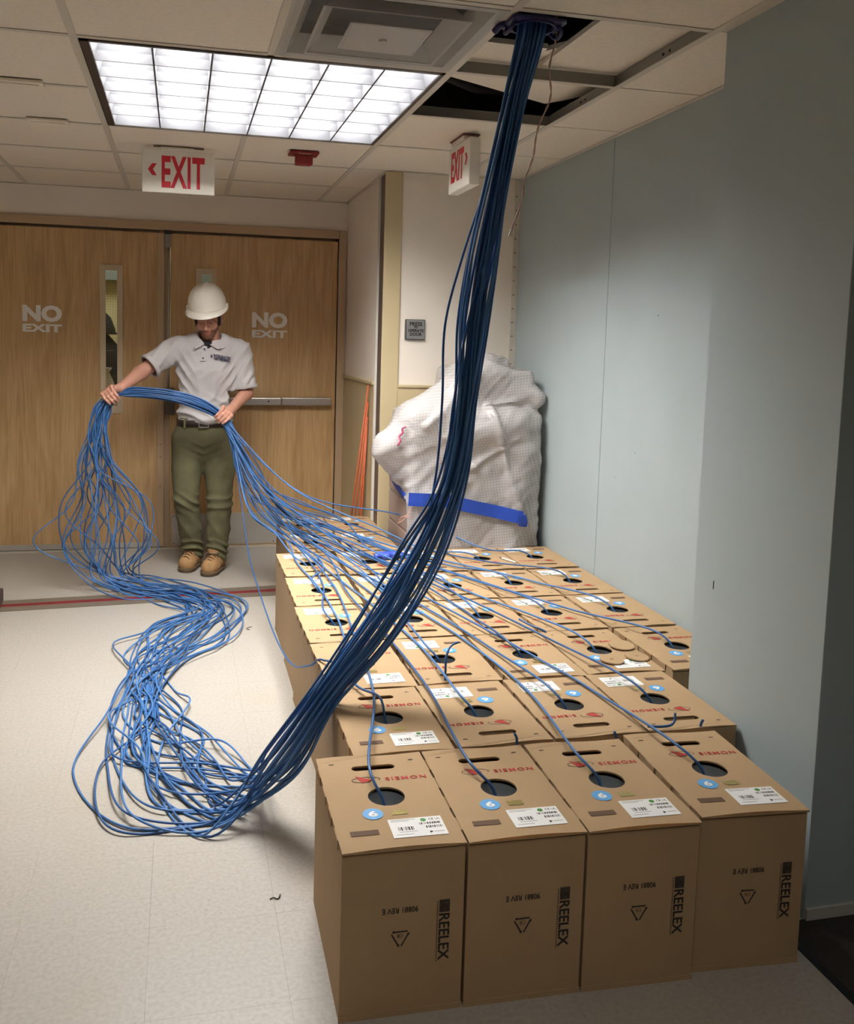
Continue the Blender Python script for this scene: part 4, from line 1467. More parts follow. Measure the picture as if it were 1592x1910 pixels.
for zq, xq in ((1.292, 0.456), (1.345, 0.464)):
    MB().lathe([(0.0052, 0), (0.0052, 0.003)], (xq - PO[0], chest_y(xq, zq) - 0.005 - PO[1], zq), 12, 'y').build('button', M_NAVY, shirt)
US = Field((0.40, 2.36, 1.30), (0.60, 2.56, 1.44), 0.005)
US.cone((0.500, 2.470, 1.33), (0.498, 2.455, 1.392), 0.060, 0.058, 0.0)
US.cone((0.480, 2.425, 1.35), (0.478, 2.415, 1.38), 0.026, 0.026, 0.02)
US.cut((0.49, 2.42, 1.392), (0, -0.25, 1))
UV_, UQ_ = US.nets()
net_object('undershirt', UV_, UQ_, mat('black_undershirt', rgb(34, 30, 30), 0.9), person, PO)
lg = text_mesh('chest_lettering', 'INTEGRATED\nNETWORKS', 0.020, M_NAVY, bold=0.0009, sx=0.88, extrude=0.0004, line=0.85)
o = link('chest_lettering', lg, shirt, (0.566 - PO[0], chest_y(0.560, 1.295) - 0.006 - PO[1], 1.293), (PI / 2, math.radians(9), math.radians(14)))
MB().prism([(-0.004, -0.009), (0.004, -0.009), (0.004, 0.006), (0, 0.010), (-0.004, 0.006)], 'y', -0.001, 0.0).build('chest_emblem', M_NAVY, shirt, loc=(0.505 - PO[0], chest_y(0.505, 1.304) - 0.004 - PO[1], 1.304))
# cuff bands
for (p, d_) in ((shre, dr), (shle, dl_)):
    c0 = p - np.array(PO)
    pts_ = []
    x_ = np.cross(d_, [0, 1, 0.2])
    x_ /= np.linalg.norm(x_)
    y_ = np.cross(d_, x_)
    mb_ = MB()
    ring = []
    for (rr, t) in ((0.0755, -0.020), (0.0770, -0.018), (0.0770, 0.001), (0.0750, 0.004), (0.064, 0.004), (0.064, -0.01)):
        for k in range(32):
            a = 2 * PI * k / 32
            ring.append(c0 + d_ * t + rr * (math.cos(a) * x_ + math.sin(a) * y_))
    fs_ = []
    for i in range(5):
        for k in range(32):
            k2 = (k + 1) % 32
            fs_.append((i * 32 + k, i * 32 + k2, (i + 1) * 32 + k2, (i + 1) * 32 + k))
    mb_.add(ring, fs_)
    mb_.build('cuff', M_SHIRT, shirt, smooth=True)

# trousers
tr = Field((0.22, 2.28, 0.03), (0.76, 2.70, 0.96), 0.0055)
tr.cone((0.472, 2.508, 0.925), (0.468, 2.51, 0.80), 0.158, 0.168, 0.03, flat=((0, 1, 0), 0.70))
for s, k_, a_ in (('r', 'rk', 'ra'), ('l', 'lk', 'la')):
    hpnt = J[s + 'h'] + np.array([-0.004 if s == 'r' else 0.0, 0, -0.02])
    mid = (hpnt + J[k_]) / 2
    tr.cone(hpnt, mid, 0.098, 0.090, 0.022)
    tr.cone(mid, J[k_], 0.090, 0.076, 0.018)
    tr.cone(J[k_], (J[k_] + J[a_]) / 2, 0.076, 0.070, 0.015)
    tr.cone((J[k_] + J[a_]) / 2, J[a_] + np.array([0, -0.005, 0.0]), 0.070, 0.064, 0.015)
tr.cone((0.468, 2.50, 0.72), (0.466, 2.50, 0.80), 0.02, 0.05, 0.03)
tr.cut((0, 0, 0.935), (0, 0, 1))
tr.cut((0, 0, 0.062), (0, 0, -1))
V, Q = tr.nets()
N = vnormals(V, Q)
x, y, z = V[:, 0], V[:, 1], V[:, 2]
xc = np.where(x < 0.462, 0.37, 0.553)
u_ = x - xc
f = np.zeros(len(V))
ank = np.exp(-((z - 0.13) / 0.055) ** 2)
f += 0.017 * ank * (ridge(z * 72 + u_ * 22 + 1.5 * np.sin(u_ * 25 + xc * 9)) - 0.45)
kn = np.exp(-((z - 0.43) / 0.055) ** 2)
f += 0.013 * kn * (ridge(z * 55 + u_ * 20 * np.sign(0.46 - x) + np.sin(u_ * 21)) - 0.5)
f += 0.006 * np.exp(-((z - 0.28) / 0.12) ** 2) * (ridge(z * 26 + u_ * 38) - 0.5)
cr_ = np.exp(-(((x - 0.463) / 0.09) ** 2 + ((z - 0.74) / 0.05) ** 2))
f += 0.012 * cr_ * (ridge((z - 0.5 * np.abs(x - 0.463)) * 70) - 0.5)
f += 0.004 * np.exp(-((z - 0.60) / 0.12) ** 2) * (ridge(z * 22 - u_ * 40) - 0.5)
V = V + N * f[:, None]
V = smooth_mesh(V, Q, 1, 0.4)
tro = net_object('trousers', V, Q, M_PANTS, person, PO)
TV = V
# belt with buckle and loops
def ring_strip(z0, z1, cx, cy, rx, ry, name, m, parent, n_=48, tilt=0.0):
    mb_ = MB()
    vs_ = []
    for (z_, g) in ((z0, 0.0), (z0, 0.004), (z1, 0.004), (z1, 0.0)):
        for k in range(n_):
            a = 2 * PI * k / n_
            vs_.append((cx - PO[0] + (rx + g) * math.cos(a), cy - PO[1] + (ry + g) * math.sin(a), z_ + tilt * math.cos(a)))
    fs_ = []
    for i in range(4):
        i2 = (i + 1) % 4
        for k in range(n_):
            k2 = (k + 1) % n_
            fs_.append((i * n_ + k, i * n_ + k2, i2 * n_ + k2, i2 * n_ + k))
    mb_.add(vs_, fs_)
    return mb_.build(name, m, parent, smooth=True)
belt = ring_strip(0.885, 0.922, 0.472, 2.508, 0.165, 0.118, 'belt', M_BELT, person)
mb = MB()
bx0, bz0, by0 = 0.462 - PO[0], 0.902, 2.508 - 0.1235 - PO[1]
mb.box(bx0 - 0.028, bx0 + 0.028, by0 - 0.006, by0, bz0 + 0.016, bz0 + 0.022).box(bx0 - 0.028, bx0 + 0.028, by0 - 0.006, by0, bz0 - 0.022, bz0 - 0.016)
mb.box(bx0 - 0.030, bx0 - 0.025, by0 - 0.006, by0, bz0 - 0.022, bz0 + 0.022).box(bx0 + 0.025, bx0 + 0.030, by0 - 0.006, by0, bz0 - 0.022, bz0 + 0.022)
mb.build('buckle', M_STEEL, belt)
for a in (-2.35, -0.85):
    px, py = 0.472 + 0.171 * math.cos(a) - PO[0], 2.508 + 0.124 * math.sin(a) - PO[1]
    MB().box(px - 0.006, px + 0.006, py - 0.006, py + 0.004, 0.876, 0.932).build('belt_loop', M_PANTS, belt)

# boots
def boot(A, toe, heel):
    A, toe, heel = np.array(A), np.array(toe), np.array(heel)
    F = Field(np.minimum(toe, heel) - 0.09, np.maximum(toe, heel) + np.array([0.09, 0.09, 0.22]), 0.0042)
    d_ = (toe - heel)
    L = np.linalg.norm(d_)
    d_ /= L
    side_ = np.cross(d_, [0, 0, 1])
    up = np.array([0, 0, 1.0])
    F.cone(heel + d_ * 0.045 + up * 0.055, heel + d_ * 0.16 + up * 0.050, 0.043, 0.046, 0.02)
    F.cone(heel + d_ * 0.16 + up * 0.048, toe - d_ * 0.048 + up * 0.044, 0.048, 0.047, 0.02)
    F.cone(heel + d_ * 0.055 + up * 0.06, A + up * 0.06, 0.045, 0.050, 0.03)
    F.cone(heel + d_ * 0.10 + up * 0.075, A + d_ * 0.02 + up * 0.05, 0.038, 0.046, 0.03)
    F.cut((0, 0, 0.018), (0, 0, -1))
    V_, Q_ = F.nets()
    o_ = net_object('boot', V_, Q_, M_BOOT, person, PO)
    S = Field(np.minimum(toe, heel) - 0.09, np.maximum(toe, heel) + np.array([0.09, 0.09, 0.12]), 0.0042)
    S.cone(heel + d_ * 0.045 + up * 0.03, heel + d_ * 0.16 + up * 0.03, 0.048, 0.049, 0.02)
    S.cone(heel + d_ * 0.16 + up * 0.03, toe - d_ * 0.045 + up * 0.03, 0.051, 0.051, 0.02)
    S.cut((0, 0, 0.028), (0, 0, 1))
    S.cut((0, 0, 0.001), (0, 0, -1))
    V_, Q_ = S.nets()
    net_object('sole', V_, Q_, M_SOLE, o_, PO)
    # laces across the instep
    po = np.array(PO)
    for k in range(4):
        c = heel + d_ * (0.185 - 0.026 * k) + up * (0.088 + 0.011 * k)
        w_ = 0.026 - 0.002 * k
        pts_ = [c + side_ * w_ - up * 0.008 - po, c + up * 0.008 + d_ * 0.006 - po, c - side_ * w_ - up * 0.008 + d_ * 0.01 - po]
        MB().tube(spline(pts_, 8), 0.003, 6).build('lace', M_LACE, o_, smooth=True)
    c = heel + d_ * 0.125 + up * 0.118 - po
    MB().tube(spline([c, c + side_ * 0.03 + up * 0.008, c + side_ * 0.045 + d_ * 0.02, c + side_ * 0.015 + d_ * 0.01, c, c - side_ * 0.03 + up * 0.006, c - side_ * 0.042 + d_ * 0.025, c - side_ * 0.01 + d_ * 0.012], 26), 0.0026, 6).build('lace', M_LACE, o_, smooth=True)
    return o_
boot(J['ra'], (0.350, 2.395, 0.0), (0.430, 2.600, 0.0))
boot(J['la'], (0.478, 2.285, 0.0), (0.572, 2.500, 0.0))

# hard hat
hat_o = HC + HR @ np.array([0, 0.014, 0.062])
HAT = HR
def hatp(x, y, z):
    return hat_o + HAT @ np.array([x, y, z]) - np.array(PO)
mb = MB()
nseg, nr = 48, 14
vs_ = []
for i in range(nr + 1):
    t = i / nr
    ph = t * PI / 2
    for k in range(nseg):
        a = 2 * PI * k / nseg
        rx, ry = 0.112, 0.136
        zz_ = 0.135 * math.cos(ph) ** 0.9 if i < nr else 0.0
        c_, s_ = math.cos(a), math.sin(a)
        rr = math.sin(ph) ** 0.85
        # raised ridge along the middle
        rid = 0.007 * math.exp(-((c_ * rx * rr) / 0.018) ** 2) * (1 - t ** 3)
        rid += 0.0035 * (math.exp(-((abs(c_) * rx * rr - 0.05) / 0.010) ** 2)) * (1 - t ** 3)
        vs_.append(hatp(rx * rr * c_, ry * rr * s_, zz_ + rid))
fs_ = []
for i in range(nr):
    for k in range(nseg):
        k2 = (k + 1) % nseg
        fs_.append((i * nseg + k, i * nseg + k2, (i + 1) * nseg + k2, (i + 1) * nseg + k))
mb.add(vs_, fs_)
hat = mb.build('hard_hat', M_HAT, person, smooth=True)
mb = MB()
vs_ = []
for (g, dz) in ((-0.002, 0.004), (0.006, -0.002), (1.0, -0.010), (1.0, -0.014), (-0.004, -0.008)):
    for k in range(nseg):
        a = 2 * PI * k / nseg
        fr_ = max(0.0, -math.sin(a))
        w_ = 0.012 + 0.036 * fr_ ** 1.5
        e = w_ * g if g == 1.0 else g
        drop = dz - (0.014 * fr_ ** 2 if g == 1.0 else 0)
        vs_.append(hatp((0.112 + e) * math.cos(a), (0.136 + e) * math.sin(a), drop))
fs_ = []
for i in range(5):
    i2 = (i + 1) % 5
    for k in range(nseg):
        k2 = (k + 1) % nseg
        fs_.append((i * nseg + k, i * nseg + k2, i2 * nseg + k2, i2 * nseg + k))
mb.add(vs_, fs_)
mb.build('brim', M_HAT, hat, smooth=True)
mb = MB()
for s in (-1, 1):
    mb.box(s * 0.115 - 0.008, s * 0.115 + 0.008, -0.015, 0.015, -0.012, 0.012)
me = mb.mesh('side_slot', M_HAT, bevel=0.003)
me.transform(Matrix(HAT.tolist()).to_4x4())
me.transform(Matrix.Translation(Vector(hat_o - np.array(PO))))
link('side_slot', me, hat)
strap = [hp(0.078, -0.012, 0.02), hp(0.076, -0.020, -0.03), hp(0.066, -0.028, -0.075)]

# ------------------------------------------------------------------ wrapped machine in the corner
M_CAB = mat('machine_shell', rgb(150, 132, 124), 0.5)
mach = empty('wrapped_machine', (1.80, 1.53, 0.0))
tag(mach, 'bulky office machine wrapped in gridded plastic sheeting in the corner', 'machine')
MO = np.array((1.80, 1.53, 0.0))
def mbx(x0, x1, y0, y1, z0, z1):
    return MB().box(x0 - MO[0], x1 - MO[0], y0 - MO[1], y1 - MO[1], z0, z1)
mbx(1.462, 2.10, 1.315, 1.79, 0.04, 0.98).build('cabinet', M_CAB, mach, bevel=0.02)
mbx(1.50, 2.08, 1.33, 1.78, 0.0, 0.05).build('plinth', M_BLACK, mach)
mbx(1.74, 2.09, 1.40, 1.78, 0.98, 1.24).build('top_unit', M_CAB, mach, bevel=0.02)
for (z0, z1) in ((0.30, 0.44), (0.455, 0.60), (0.615, 0.75)):
    mbx(1.4575, 1.462, 1.335, 1.775, z0, z1).build('side_panel', mat('machine_panel', rgb(158, 138, 128), 0.5), mach, bevel=0.002)

wrap_m = bpy.data.materials.new('gridded_plastic')
wrap_m.use_nodes = True
nt = wrap_m.node_tree
pbs = nt.nodes['Principled BSDF']
pbs.inputs['Base Color'].default_value = rgb(214, 210, 208)
pbs.inputs['Roughness'].default_value = 0.2
pbs.inputs['Specular IOR Level'].default_value = 0.6
geo = nt.nodes.new('ShaderNodeNewGeometry')
sep = nt.nodes.new('ShaderNodeSeparateXYZ')
mpw = nt.nodes.new('ShaderNodeMapping')
mpw.inputs['Rotation'].default_value = (0.06, 0.12, 0)
nt.links.new(geo.outputs['Position'], mpw.inputs['Vector'])
nt.links.new(mpw.outputs[0], sep.inputs[0])
def line_mask(sock, pitch, width):
    m1 = nt.nodes.new('ShaderNodeMath')
    m1.operation = 'MULTIPLY'
    m1.inputs[1].default_value = 1.0 / pitch
    nt.links.new(sock, m1.inputs[0])
    m2 = nt.nodes.new('ShaderNodeMath')
    m2.operation = 'FRACT'
    nt.links.new(m1.outputs[0], m2.inputs[0])
    m3 = nt.nodes.new('ShaderNodeMath')
    m3.operation = 'LESS_THAN'
    m3.inputs[1].default_value = width
    nt.links.new(m2.outputs[0], m3.inputs[0])
    return m3.outputs[0]
xy = nt.nodes.new('ShaderNodeMath')
xy.operation = 'SUBTRACT'
nt.links.new(sep.outputs[0], xy.inputs[0])
nt.links.new(sep.outputs[1], xy.inputs[1])
la = line_mask(xy.outputs[0], 0.0165, 0.22)
lb_ = line_mask(sep.outputs[2], 0.0145, 0.22)
mxl = nt.nodes.new('ShaderNodeMath')
mxl.operation = 'MAXIMUM'
nt.links.new(la, mxl.inputs[0])
nt.links.new(lb_, mxl.inputs[1])
trn = nt.nodes.new('ShaderNodeBsdfTranslucent')
trn.inputs[0].default_value = rgb(215, 212, 208)
ms1 = nt.nodes.new('ShaderNodeMixShader')
ms1.inputs[0].default_value = 0.25
nt.links.new(pbs.outputs[0], ms1.inputs[1])
nt.links.new(trn.outputs[0], ms1.inputs[2])
trp = nt.nodes.new('ShaderNodeBsdfTransparent')
ms2 = nt.nodes.new('ShaderNodeMixShader')
mr = nt.nodes.new('ShaderNodeMapRange')
mr.inputs['To Min'].default_value = 0.72
mr.inputs['To Max'].default_value = 0.92
nt.links.new(mxl.outputs[0], mr.inputs['Value'])
nt.links.new(mr.outputs[0], ms2.inputs[0])
nt.links.new(trp.outputs[0], ms2.inputs[1])
nt.links.new(ms1.outputs[0], ms2.inputs[2])
crk = nt.nodes.new('ShaderNodeTexNoise')
crk.inputs['Scale'].default_value = 9.0
crk.inputs['Detail'].default_value = 5.0
crk.inputs['Distortion'].default_value = 1.2
nt.links.new(geo.outputs['Position'], crk.inputs['Vector'])
bmp = nt.nodes.new('ShaderNodeBump')
bmp.inputs['Strength'].default_value = 0.55
bmp.inputs['Distance'].default_value = 0.02
nt.links.new(crk.outputs['Fac'], bmp.inputs['Height'])
nt.links.new(bmp.outputs[0], pbs.inputs['Normal'])
nt.links.new(ms2.outputs[0], nt.nodes['Material Output'].inputs[0])

W_ = Field((1.16, 1.14, 0.20), (2.183, 1.822, 1.50), 0.011)
W_.rbox((1.80, 1.53, 0.52), (0.345, 0.245, 0.55), 0.03, None, 0.0)
W_.rbox((1.915, 1.56, 1.12), (0.21, 0.21, 0.17), 0.03, None, 0.06)
W_.cone((1.36, 1.40, 0.90), (1.60, 1.45, 1.02), 0.075, 0.10, 0.12)
W_.cone((1.345, 1.40, 0.86), (1.43, 1.42, 0.76), 0.060, 0.06, 0.06)
W_.cone((1.55, 1.42, 1.02), (1.87, 1.47, 1.27), 0.085, 0.085, 0.12)
W_.cone((1.90, 1.47, 1.32), (1.99, 1.50, 1.32), 0.045, 0.04, 0.05)
W_.cone((2.05, 1.40, 1.18), (2.13, 1.34, 1.15), 0.055, 0.045, 0.05)
W_.cone((1.70, 1.30, 0.95), (2.02, 1.31, 1.00), 0.05, 0.05, 0.08)
W_.cone((1.50, 1.33, 0.30), (1.55, 1.36, 0.75), 0.04, 0.06, 0.08)
W_.cone((1.98, 1.29, 0.30), (2.05, 1.31, 0.85), 0.03, 0.05, 0.08)
V, Q = W_.nets()
N = vnormals(V, Q)
x, y, z = V[:, 0], V[:, 1], V[:, 2]
f = np.zeros(len(V))
nz1 = np.array([noise.noise(Vector((a * 4.2, b * 4.2, c * 3.4))) for a, b, c in V])
nz2 = np.array([noise.noise(Vector((a * 11 + 5, b * 11, c * 6))) for a, b, c in V])
nz3 = np.array([noise.noise(Vector(((a + c) * 3.0, (a - c) * 16, b * 6 + 9))) for a, b, c in V])
f += 0.014 * (0.6 - 1.6 * np.abs(nz1)) + 0.008 * (0.5 - 1.6 * np.abs(nz3)) + 0.002 * (0.5 - 2 * np.abs(nz2))
# long diagonal pull folds
for (ax_, az_, bx_, bz_, amp, wid) in ((1.50, 0.62, 1.78, 0.80, 0.022, 0.014), (1.78, 0.80, 2.0, 0.95, 0.018, 0.014), (1.86, 1.10, 2.06, 0.48, 0.030, 0.020), (1.86, 1.10, 2.02, 1.13, 0.022, 0.016), (1.52, 1.0, 1.80, 1.24, 0.020, 0.02), (1.48, 0.60, 1.52, 0.30, 0.018, 0.02), (1.60, 0.60, 1.75, 0.72, 0.014, 0.012)):
    t = np.clip(((x - ax_) * (bx_ - ax_) + (z - az_) * (bz_ - az_)) / ((bx_ - ax_) ** 2 + (bz_ - az_) ** 2), 0, 1)
    dd = np.hypot(x - ax_ - t * (bx_ - ax_), z - az_ - t * (bz_ - az_))
    f += amp * np.exp(-(dd / wid) ** 1.3) * (N[:, 1] < 0.3)
V = V + N * f[:, None]
V[:, 0] = np.minimum(V[:, 0], 2.178)
V[:, 1] = np.clip(V[:, 1], 1.285 if False else 1.10, 1.816)
cen = V[Q].mean(1)
hem = np.where(cen[:, 0] < 1.52, 0.615 + (1.52 - cen[:, 0]) * 0.6 + (cen[:, 1] - 1.3) * 0.18, 0.335 + 0.02 * np.sin(cen[:, 0] * 21))
onleft = (cen[:, 0] < 1.50) & (cen[:, 1] > 1.31)
hem = np.where(onleft, 0.615 + (cen[:, 1] - 1.3) * 0.22, 0.345 + 0.015 * np.sin(cen[:, 0] * 19))
keep = cen[:, 2] > hem
V2, Q2 = drop_unused(V, Q[keep])
wrap = net_object('plastic_wrap', V2, Q2, wrap_m, mach, MO)
WV = V2
def wrap_front(xx, zz, side='front'):
    d = (WV[:, 0] - xx) ** 2 + (WV[:, 2] - zz) ** 2
    c = np.where((d < 0.03 ** 2))[0]
    return WV[c, 1].min() if len(c) else 1.28
M_TAPE = mat('blue_tape', rgb(36, 74, 176), 0.55, var=0.06, var_scale=40, bump=0.3, bump_scale=60)
def tape(pts_, hgt, name='blue_tape', on='front'):
    """pts_: (x, z) along the front, laid on the sheet"""
    mb_ = MB()
    vs_ = []
    n_ = 26
    P = spline([(q[0], 0, q[1]) for q in pts_], n_)
    ys = np.array([wrap_front(q[0], q[2]) - 0.006 for q in P])
    ys = np.convolve(np.pad(ys, 2, mode='edge'), np.ones(5) / 5, 'valid') - 0.008
    for i in range(n_):
        tdir = P[min(i + 1, n_ - 1)] - P[max(i - 1, 0)]
        nn = np.array([-tdir[2], 0, tdir[0]])
        nn /= np.linalg.norm(nn)
        for s in (-1, 1):
            q = P[i] + nn * s * hgt / 2
            vs_.append((q[0] - MO[0], ys[i] - MO[1], q[2]))
            vs_.append((q[0] - MO[0], ys[i] + 0.0012 - MO[1], q[2]))
    fs_ = []
    for i in range(n_ - 1):
        a = i * 4
        b = a + 4
        fs_ += [(a, b, b + 2, a + 2), (a + 1, a + 3, b + 3, b + 1), (a, a + 1, b + 1, b), (a + 2, b + 2, b + 3, a + 3)]
    mb_.add(vs_, fs_)
    return mb_.build(name, M_TAPE, mach, smooth=False)
tape([(1.435, 0.640), (1.60, 0.632), (1.80, 0.588), (2.03, 0.540)], 0.066)
tape([(2.022, 0.552), (2.035, 0.518), (2.032, 0.494)], 0.046)
# strip of tape round the left side edge
mb = MB()
vs_ = []
for k in range(10):
    t = k / 9
    yy = 1.30 + 0.48 * t
    xx = 1.447 - 0.012 * math.sin(t * PI)
    zz = 0.622 + 0.10 * t
    vs_ += [(xx - MO[0], yy - MO[1], zz - 0.02), (xx - MO[0], yy - MO[1], zz + 0.02), (xx + 0.001 - MO[0], yy - MO[1], zz + 0.02), (xx + 0.001 - MO[0], yy - MO[1], zz - 0.02)]
fs_ = []
for i in range(9):
    for k in range(4):
        k2 = (k + 1) % 4
        fs_.append((i * 4 + k, i * 4 + k2, (i + 1) * 4 + k2, (i + 1) * 4 + k))
mb.add(vs_, fs_)
mb.build('blue_tape', M_TAPE, mach, smooth=True)
# pink marker scrawl and loose pink strings
M_PINK = mat('pink_mark', rgb(196, 92, 128), 0.6)
pts_ = [(1.385, 0.905), (1.395, 0.93), (1.390, 0.95), (1.405, 0.97), (1.402, 0.99), (1.418, 1.00)]
MB().tube(spline([(a - MO[0], wrap_front(a, c) - 0.004 - MO[1], c) for a, c in pts_], 24), 0.005, 6).build('pink_marking', M_PINK, mach, smooth=True)
M_STR = mat('pink_string', rgb(226, 170, 150), 0.7)
for pts_ in ([(1.475, 1.27, 0.60), (1.455, 1.262, 0.598), (1.44, 1.262, 0.57), (1.43, 1.265, 0.555), (1.41, 1.28, 0.545), (1.402, 1.30, 0.52)],
             [(1.46, 1.268, 0.545), (1.43, 1.262, 0.55), (1.415, 1.27, 0.53), (1.39, 1.29, 0.51)],
             [(1.66, 1.262, 0.93), (1.665, 1.262, 0.90), (1.645, 1.26, 0.88), (1.64, 1.26, 0.85), (1.62, 1.262, 0.835), (1.60, 1.262, 0.82)]):
    off = 0.0 if pts_[0][2] < 0.7 else None
    q = [(a - MO[0], (b if off is not None else wrap_front(a, c) - 0.004) - MO[1], c) for a, b, c in pts_]
    MB().tube(spline(q, 26), 0.0018, 5).build('pink_string', M_STR, mach, smooth=True)

# ------------------------------------------------------------------ blue cables
CR = 0.0037
def cable_material(name, r, g, b):
    m = mat(name, rgb(r, g, b), 0.42, spec=0.45)
    return m
M_CABLES = [cable_material('cable_blue_a', 60, 104, 158), cable_material('cable_blue_b', 48, 89, 140), cable_material('cable_blue_c', 74, 119, 174)]

A3 = np.array
# (centre, axis 1 half spread, axis 2 half spread)
TRUNK = [
    ((1.300, -0.535, 2.620), (0.045, 0, 0), (0, 0.040, 0)),
    ((1.300, -0.535, 2.330), (0.052, 0, 0), (0, 0.036, 0)),
    ((1.262, -0.525, 2.130), (0.050, 0.0, 0), (0, 0.040, 0)),
    ((1.220, -0.520, 1.900), (0.058, 0.0, 0), (0, 0.045, 0)),
    ((1.186, -0.520, 1.680), (0.076, 0.0, 0), (0, 0.050, 0)),
    ((1.160, -0.520, 1.480), (0.074, 0.0, 0), (0, 0.050, 0)),
    ((1.145, -0.520, 1.250), (0.055, 0.0, 0), (0, 0.045, 0)),
    ((1.108, -0.525, 1.010), (0.080, 0.0, 0.02), (0, 0.055, 0)),
    ((1.020, -0.530, 0.800), (0.096, 0.0, -0.055), (0, 0.060, 0)),
    ((0.885, -0.550, 0.590), (0.074, 0.0, -0.064), (0, 0.055, 0)),
    ((0.735, -0.570, 0.410), (0.042, 0.0, -0.042), (0, 0.050, 0)),
    ((0.615, -0.500, 0.185), (0.050, 0.0, -0.040), (0, 0.070, 0)),
    ((0.490, -0.370, 0.030), (0.080, 0.190, 0.0), (0, 0, 0.022)),
    ((0.330, -0.230, 0.018), (0.150, 0.235, 0.0), (0, 0, 0.014)),
    ((0.225, 0.030, 0.016), (0.165, 0.110, 0.0), (0, 0, 0.012)),
    ((0.195, 0.330, 0.016), (0.110, 0.02, 0.0), (0, 0, 0.012)),
    ((0.185, 0.650, 0.016), (0.095, -0.06, 0.0), (0, 0, 0.014)),
    ((0.235, 0.960, 0.018), (0.160, -0.11, 0.0), (0, 0, 0.016)),
    ((0.350, 1.260, 0.018), (0.180, -0.13, 0.0), (0, 0, 0.016)),
    ((0.470, 1.600, 0.018), (0.150, 0.07, 0.0), (0, 0, 0.014)),
    ((0.330, 1.900, 0.018), (0.10, 0.15, 0.0), (0, 0, 0.016)),
    ((0.110, 2.060, 0.022), (0.05, 0.12, 0.0), (0, 0, 0.018)),
    ((-0.060, 2.110, 0.060), (0.120, 0.08, 0.0), (0.0, 0.05, 0.035)),
    ((-0.085, 2.140, 0.260), (0.280, 0.0, 0.0), (0, 0.12, 0.03)),
    ((-0.095, 2.150, 0.480), (0.215, 0.0, 0.0), (0, 0.09, 0.03)),
    ((-0.115, 2.150, 0.700), (0.120, 0.0, 0.0), (0, 0.06, 0.02)),
    ((-0.122, 2.150, 0.880), (0.058, 0.0, 0.02), (0, 0.045, 0)),
    ((-0.085, 2.150, 1.010), (0.030, 0.0, -0.020), (0, 0.034, 0)),
    ((-0.040, 2.150, 1.072), (0.018, 0.0, -0.021), (0, 0.028, 0)),
    ((0.040, 2.145, 1.100), (0.0, 0.0, 0.032), (0, 0.032, 0)),
    ((0.170, 2.135, 1.098), (0.0, 0.0, 0.040), (0, 0.036, 0)),
    ((0.310, 2.135, 1.078), (0.0, 0.0, 0.044), (0, 0.036, 0)),
    ((0.430, 2.145, 1.040), (0.015, 0.0, 0.042), (0, 0.034, 0)),
    ((0.515, 2.160, 0.995), (0.022, 0.0, 0.026), (0, 0.029, 0)),
    ((0.557, 2.165, 0.962), (0.019, 0.0, 0.019), (0, 0.027, 0)),
    ((0.590, 2.160, 0.920), (0.022, 0.0, 0.014), (0, 0.030, 0)),
]
TRUNK = [(A3(c, float), A3(a, float), A3(b, float)) for c, a, b in TRUNK]
NT_ = len(TRUNK)

def in_field(x, y):
    """top of the boxes under a point, or None"""
    if -1.31 < y < -0.885 and 0.655 < x < 1.80:
        return True
    if -0.885 < y < -0.46 and 0.752 < x < 1.862:
        return True
    if -0.46 < y < 1.275 and 0.764 < x < 2.18:
        return True
    if 1.275 <= y < 2.14 and 0.86 < x < 1.425:
        return True
    return False

def clamp_cable(P, start=0, hole=None):
    for i in range(start, len(P)):
        x, y, z = P[i]
        if z < CR + 0.0005:
            P[i, 2] = CR + 0.0005
        if in_field(x, y) and z < BT + 0.009 and not (hole is not None and (x - hole[0]) ** 2 + (y - hole[1]) ** 2 < 0.036 ** 2):
            if z > 0.22:
                P[i, 2] = BT + 0.009
            else:
                P[i, 0] = (0.64 if y < -0.885 else 0.742 if y < -0.46 else 0.752 if y < 1.275 else 0.85)
    return P

crng = np.random.RandomState(11)
NC_ = len(BOXES)
# base offsets on a sunflower disc, shuffled so that neighbours mix
ks = np.arange(NC_) + 0.5
disc = np.stack([np.sqrt(ks / NC_) * np.cos(ks * 2.39996), np.sqrt(ks / NC_) * np.sin(ks * 2.39996)], 1)
base = disc[crng.permutation(NC_)]
perms = [disc[crng.permutation(NC_)] for _ in range(10)]
def offsets(i, s):
    """disc offset of cable i at section s: slow mixing along the way"""
    if s <= 5:
        w = s / 9.0
        o = base[i] * (1 - w) + perms[0][i] * w
    elif s <= 11:
        w = (s - 5) / 6.0
        o = (base[i] * 0.44 + perms[0][i] * 0.56) * (1 - w) + perms[1][i] * w
    elif s <= 27:
        k = (s - 12) / 3.0
        a = int(k)
        w = k - a
        o = perms[2 + a % 6][i] * (1 - w) + perms[2 + (a + 1) % 6][i] * w
        o = o * 1.10 + crng.uniform(-0.32, 0.32, 2)
    else:
        w = min(1.0, (s - 28) / 7.0)
        o = perms[8][i] * (1 - w) + perms[9][i] * w
    n = np.linalg.norm(o)
    return o

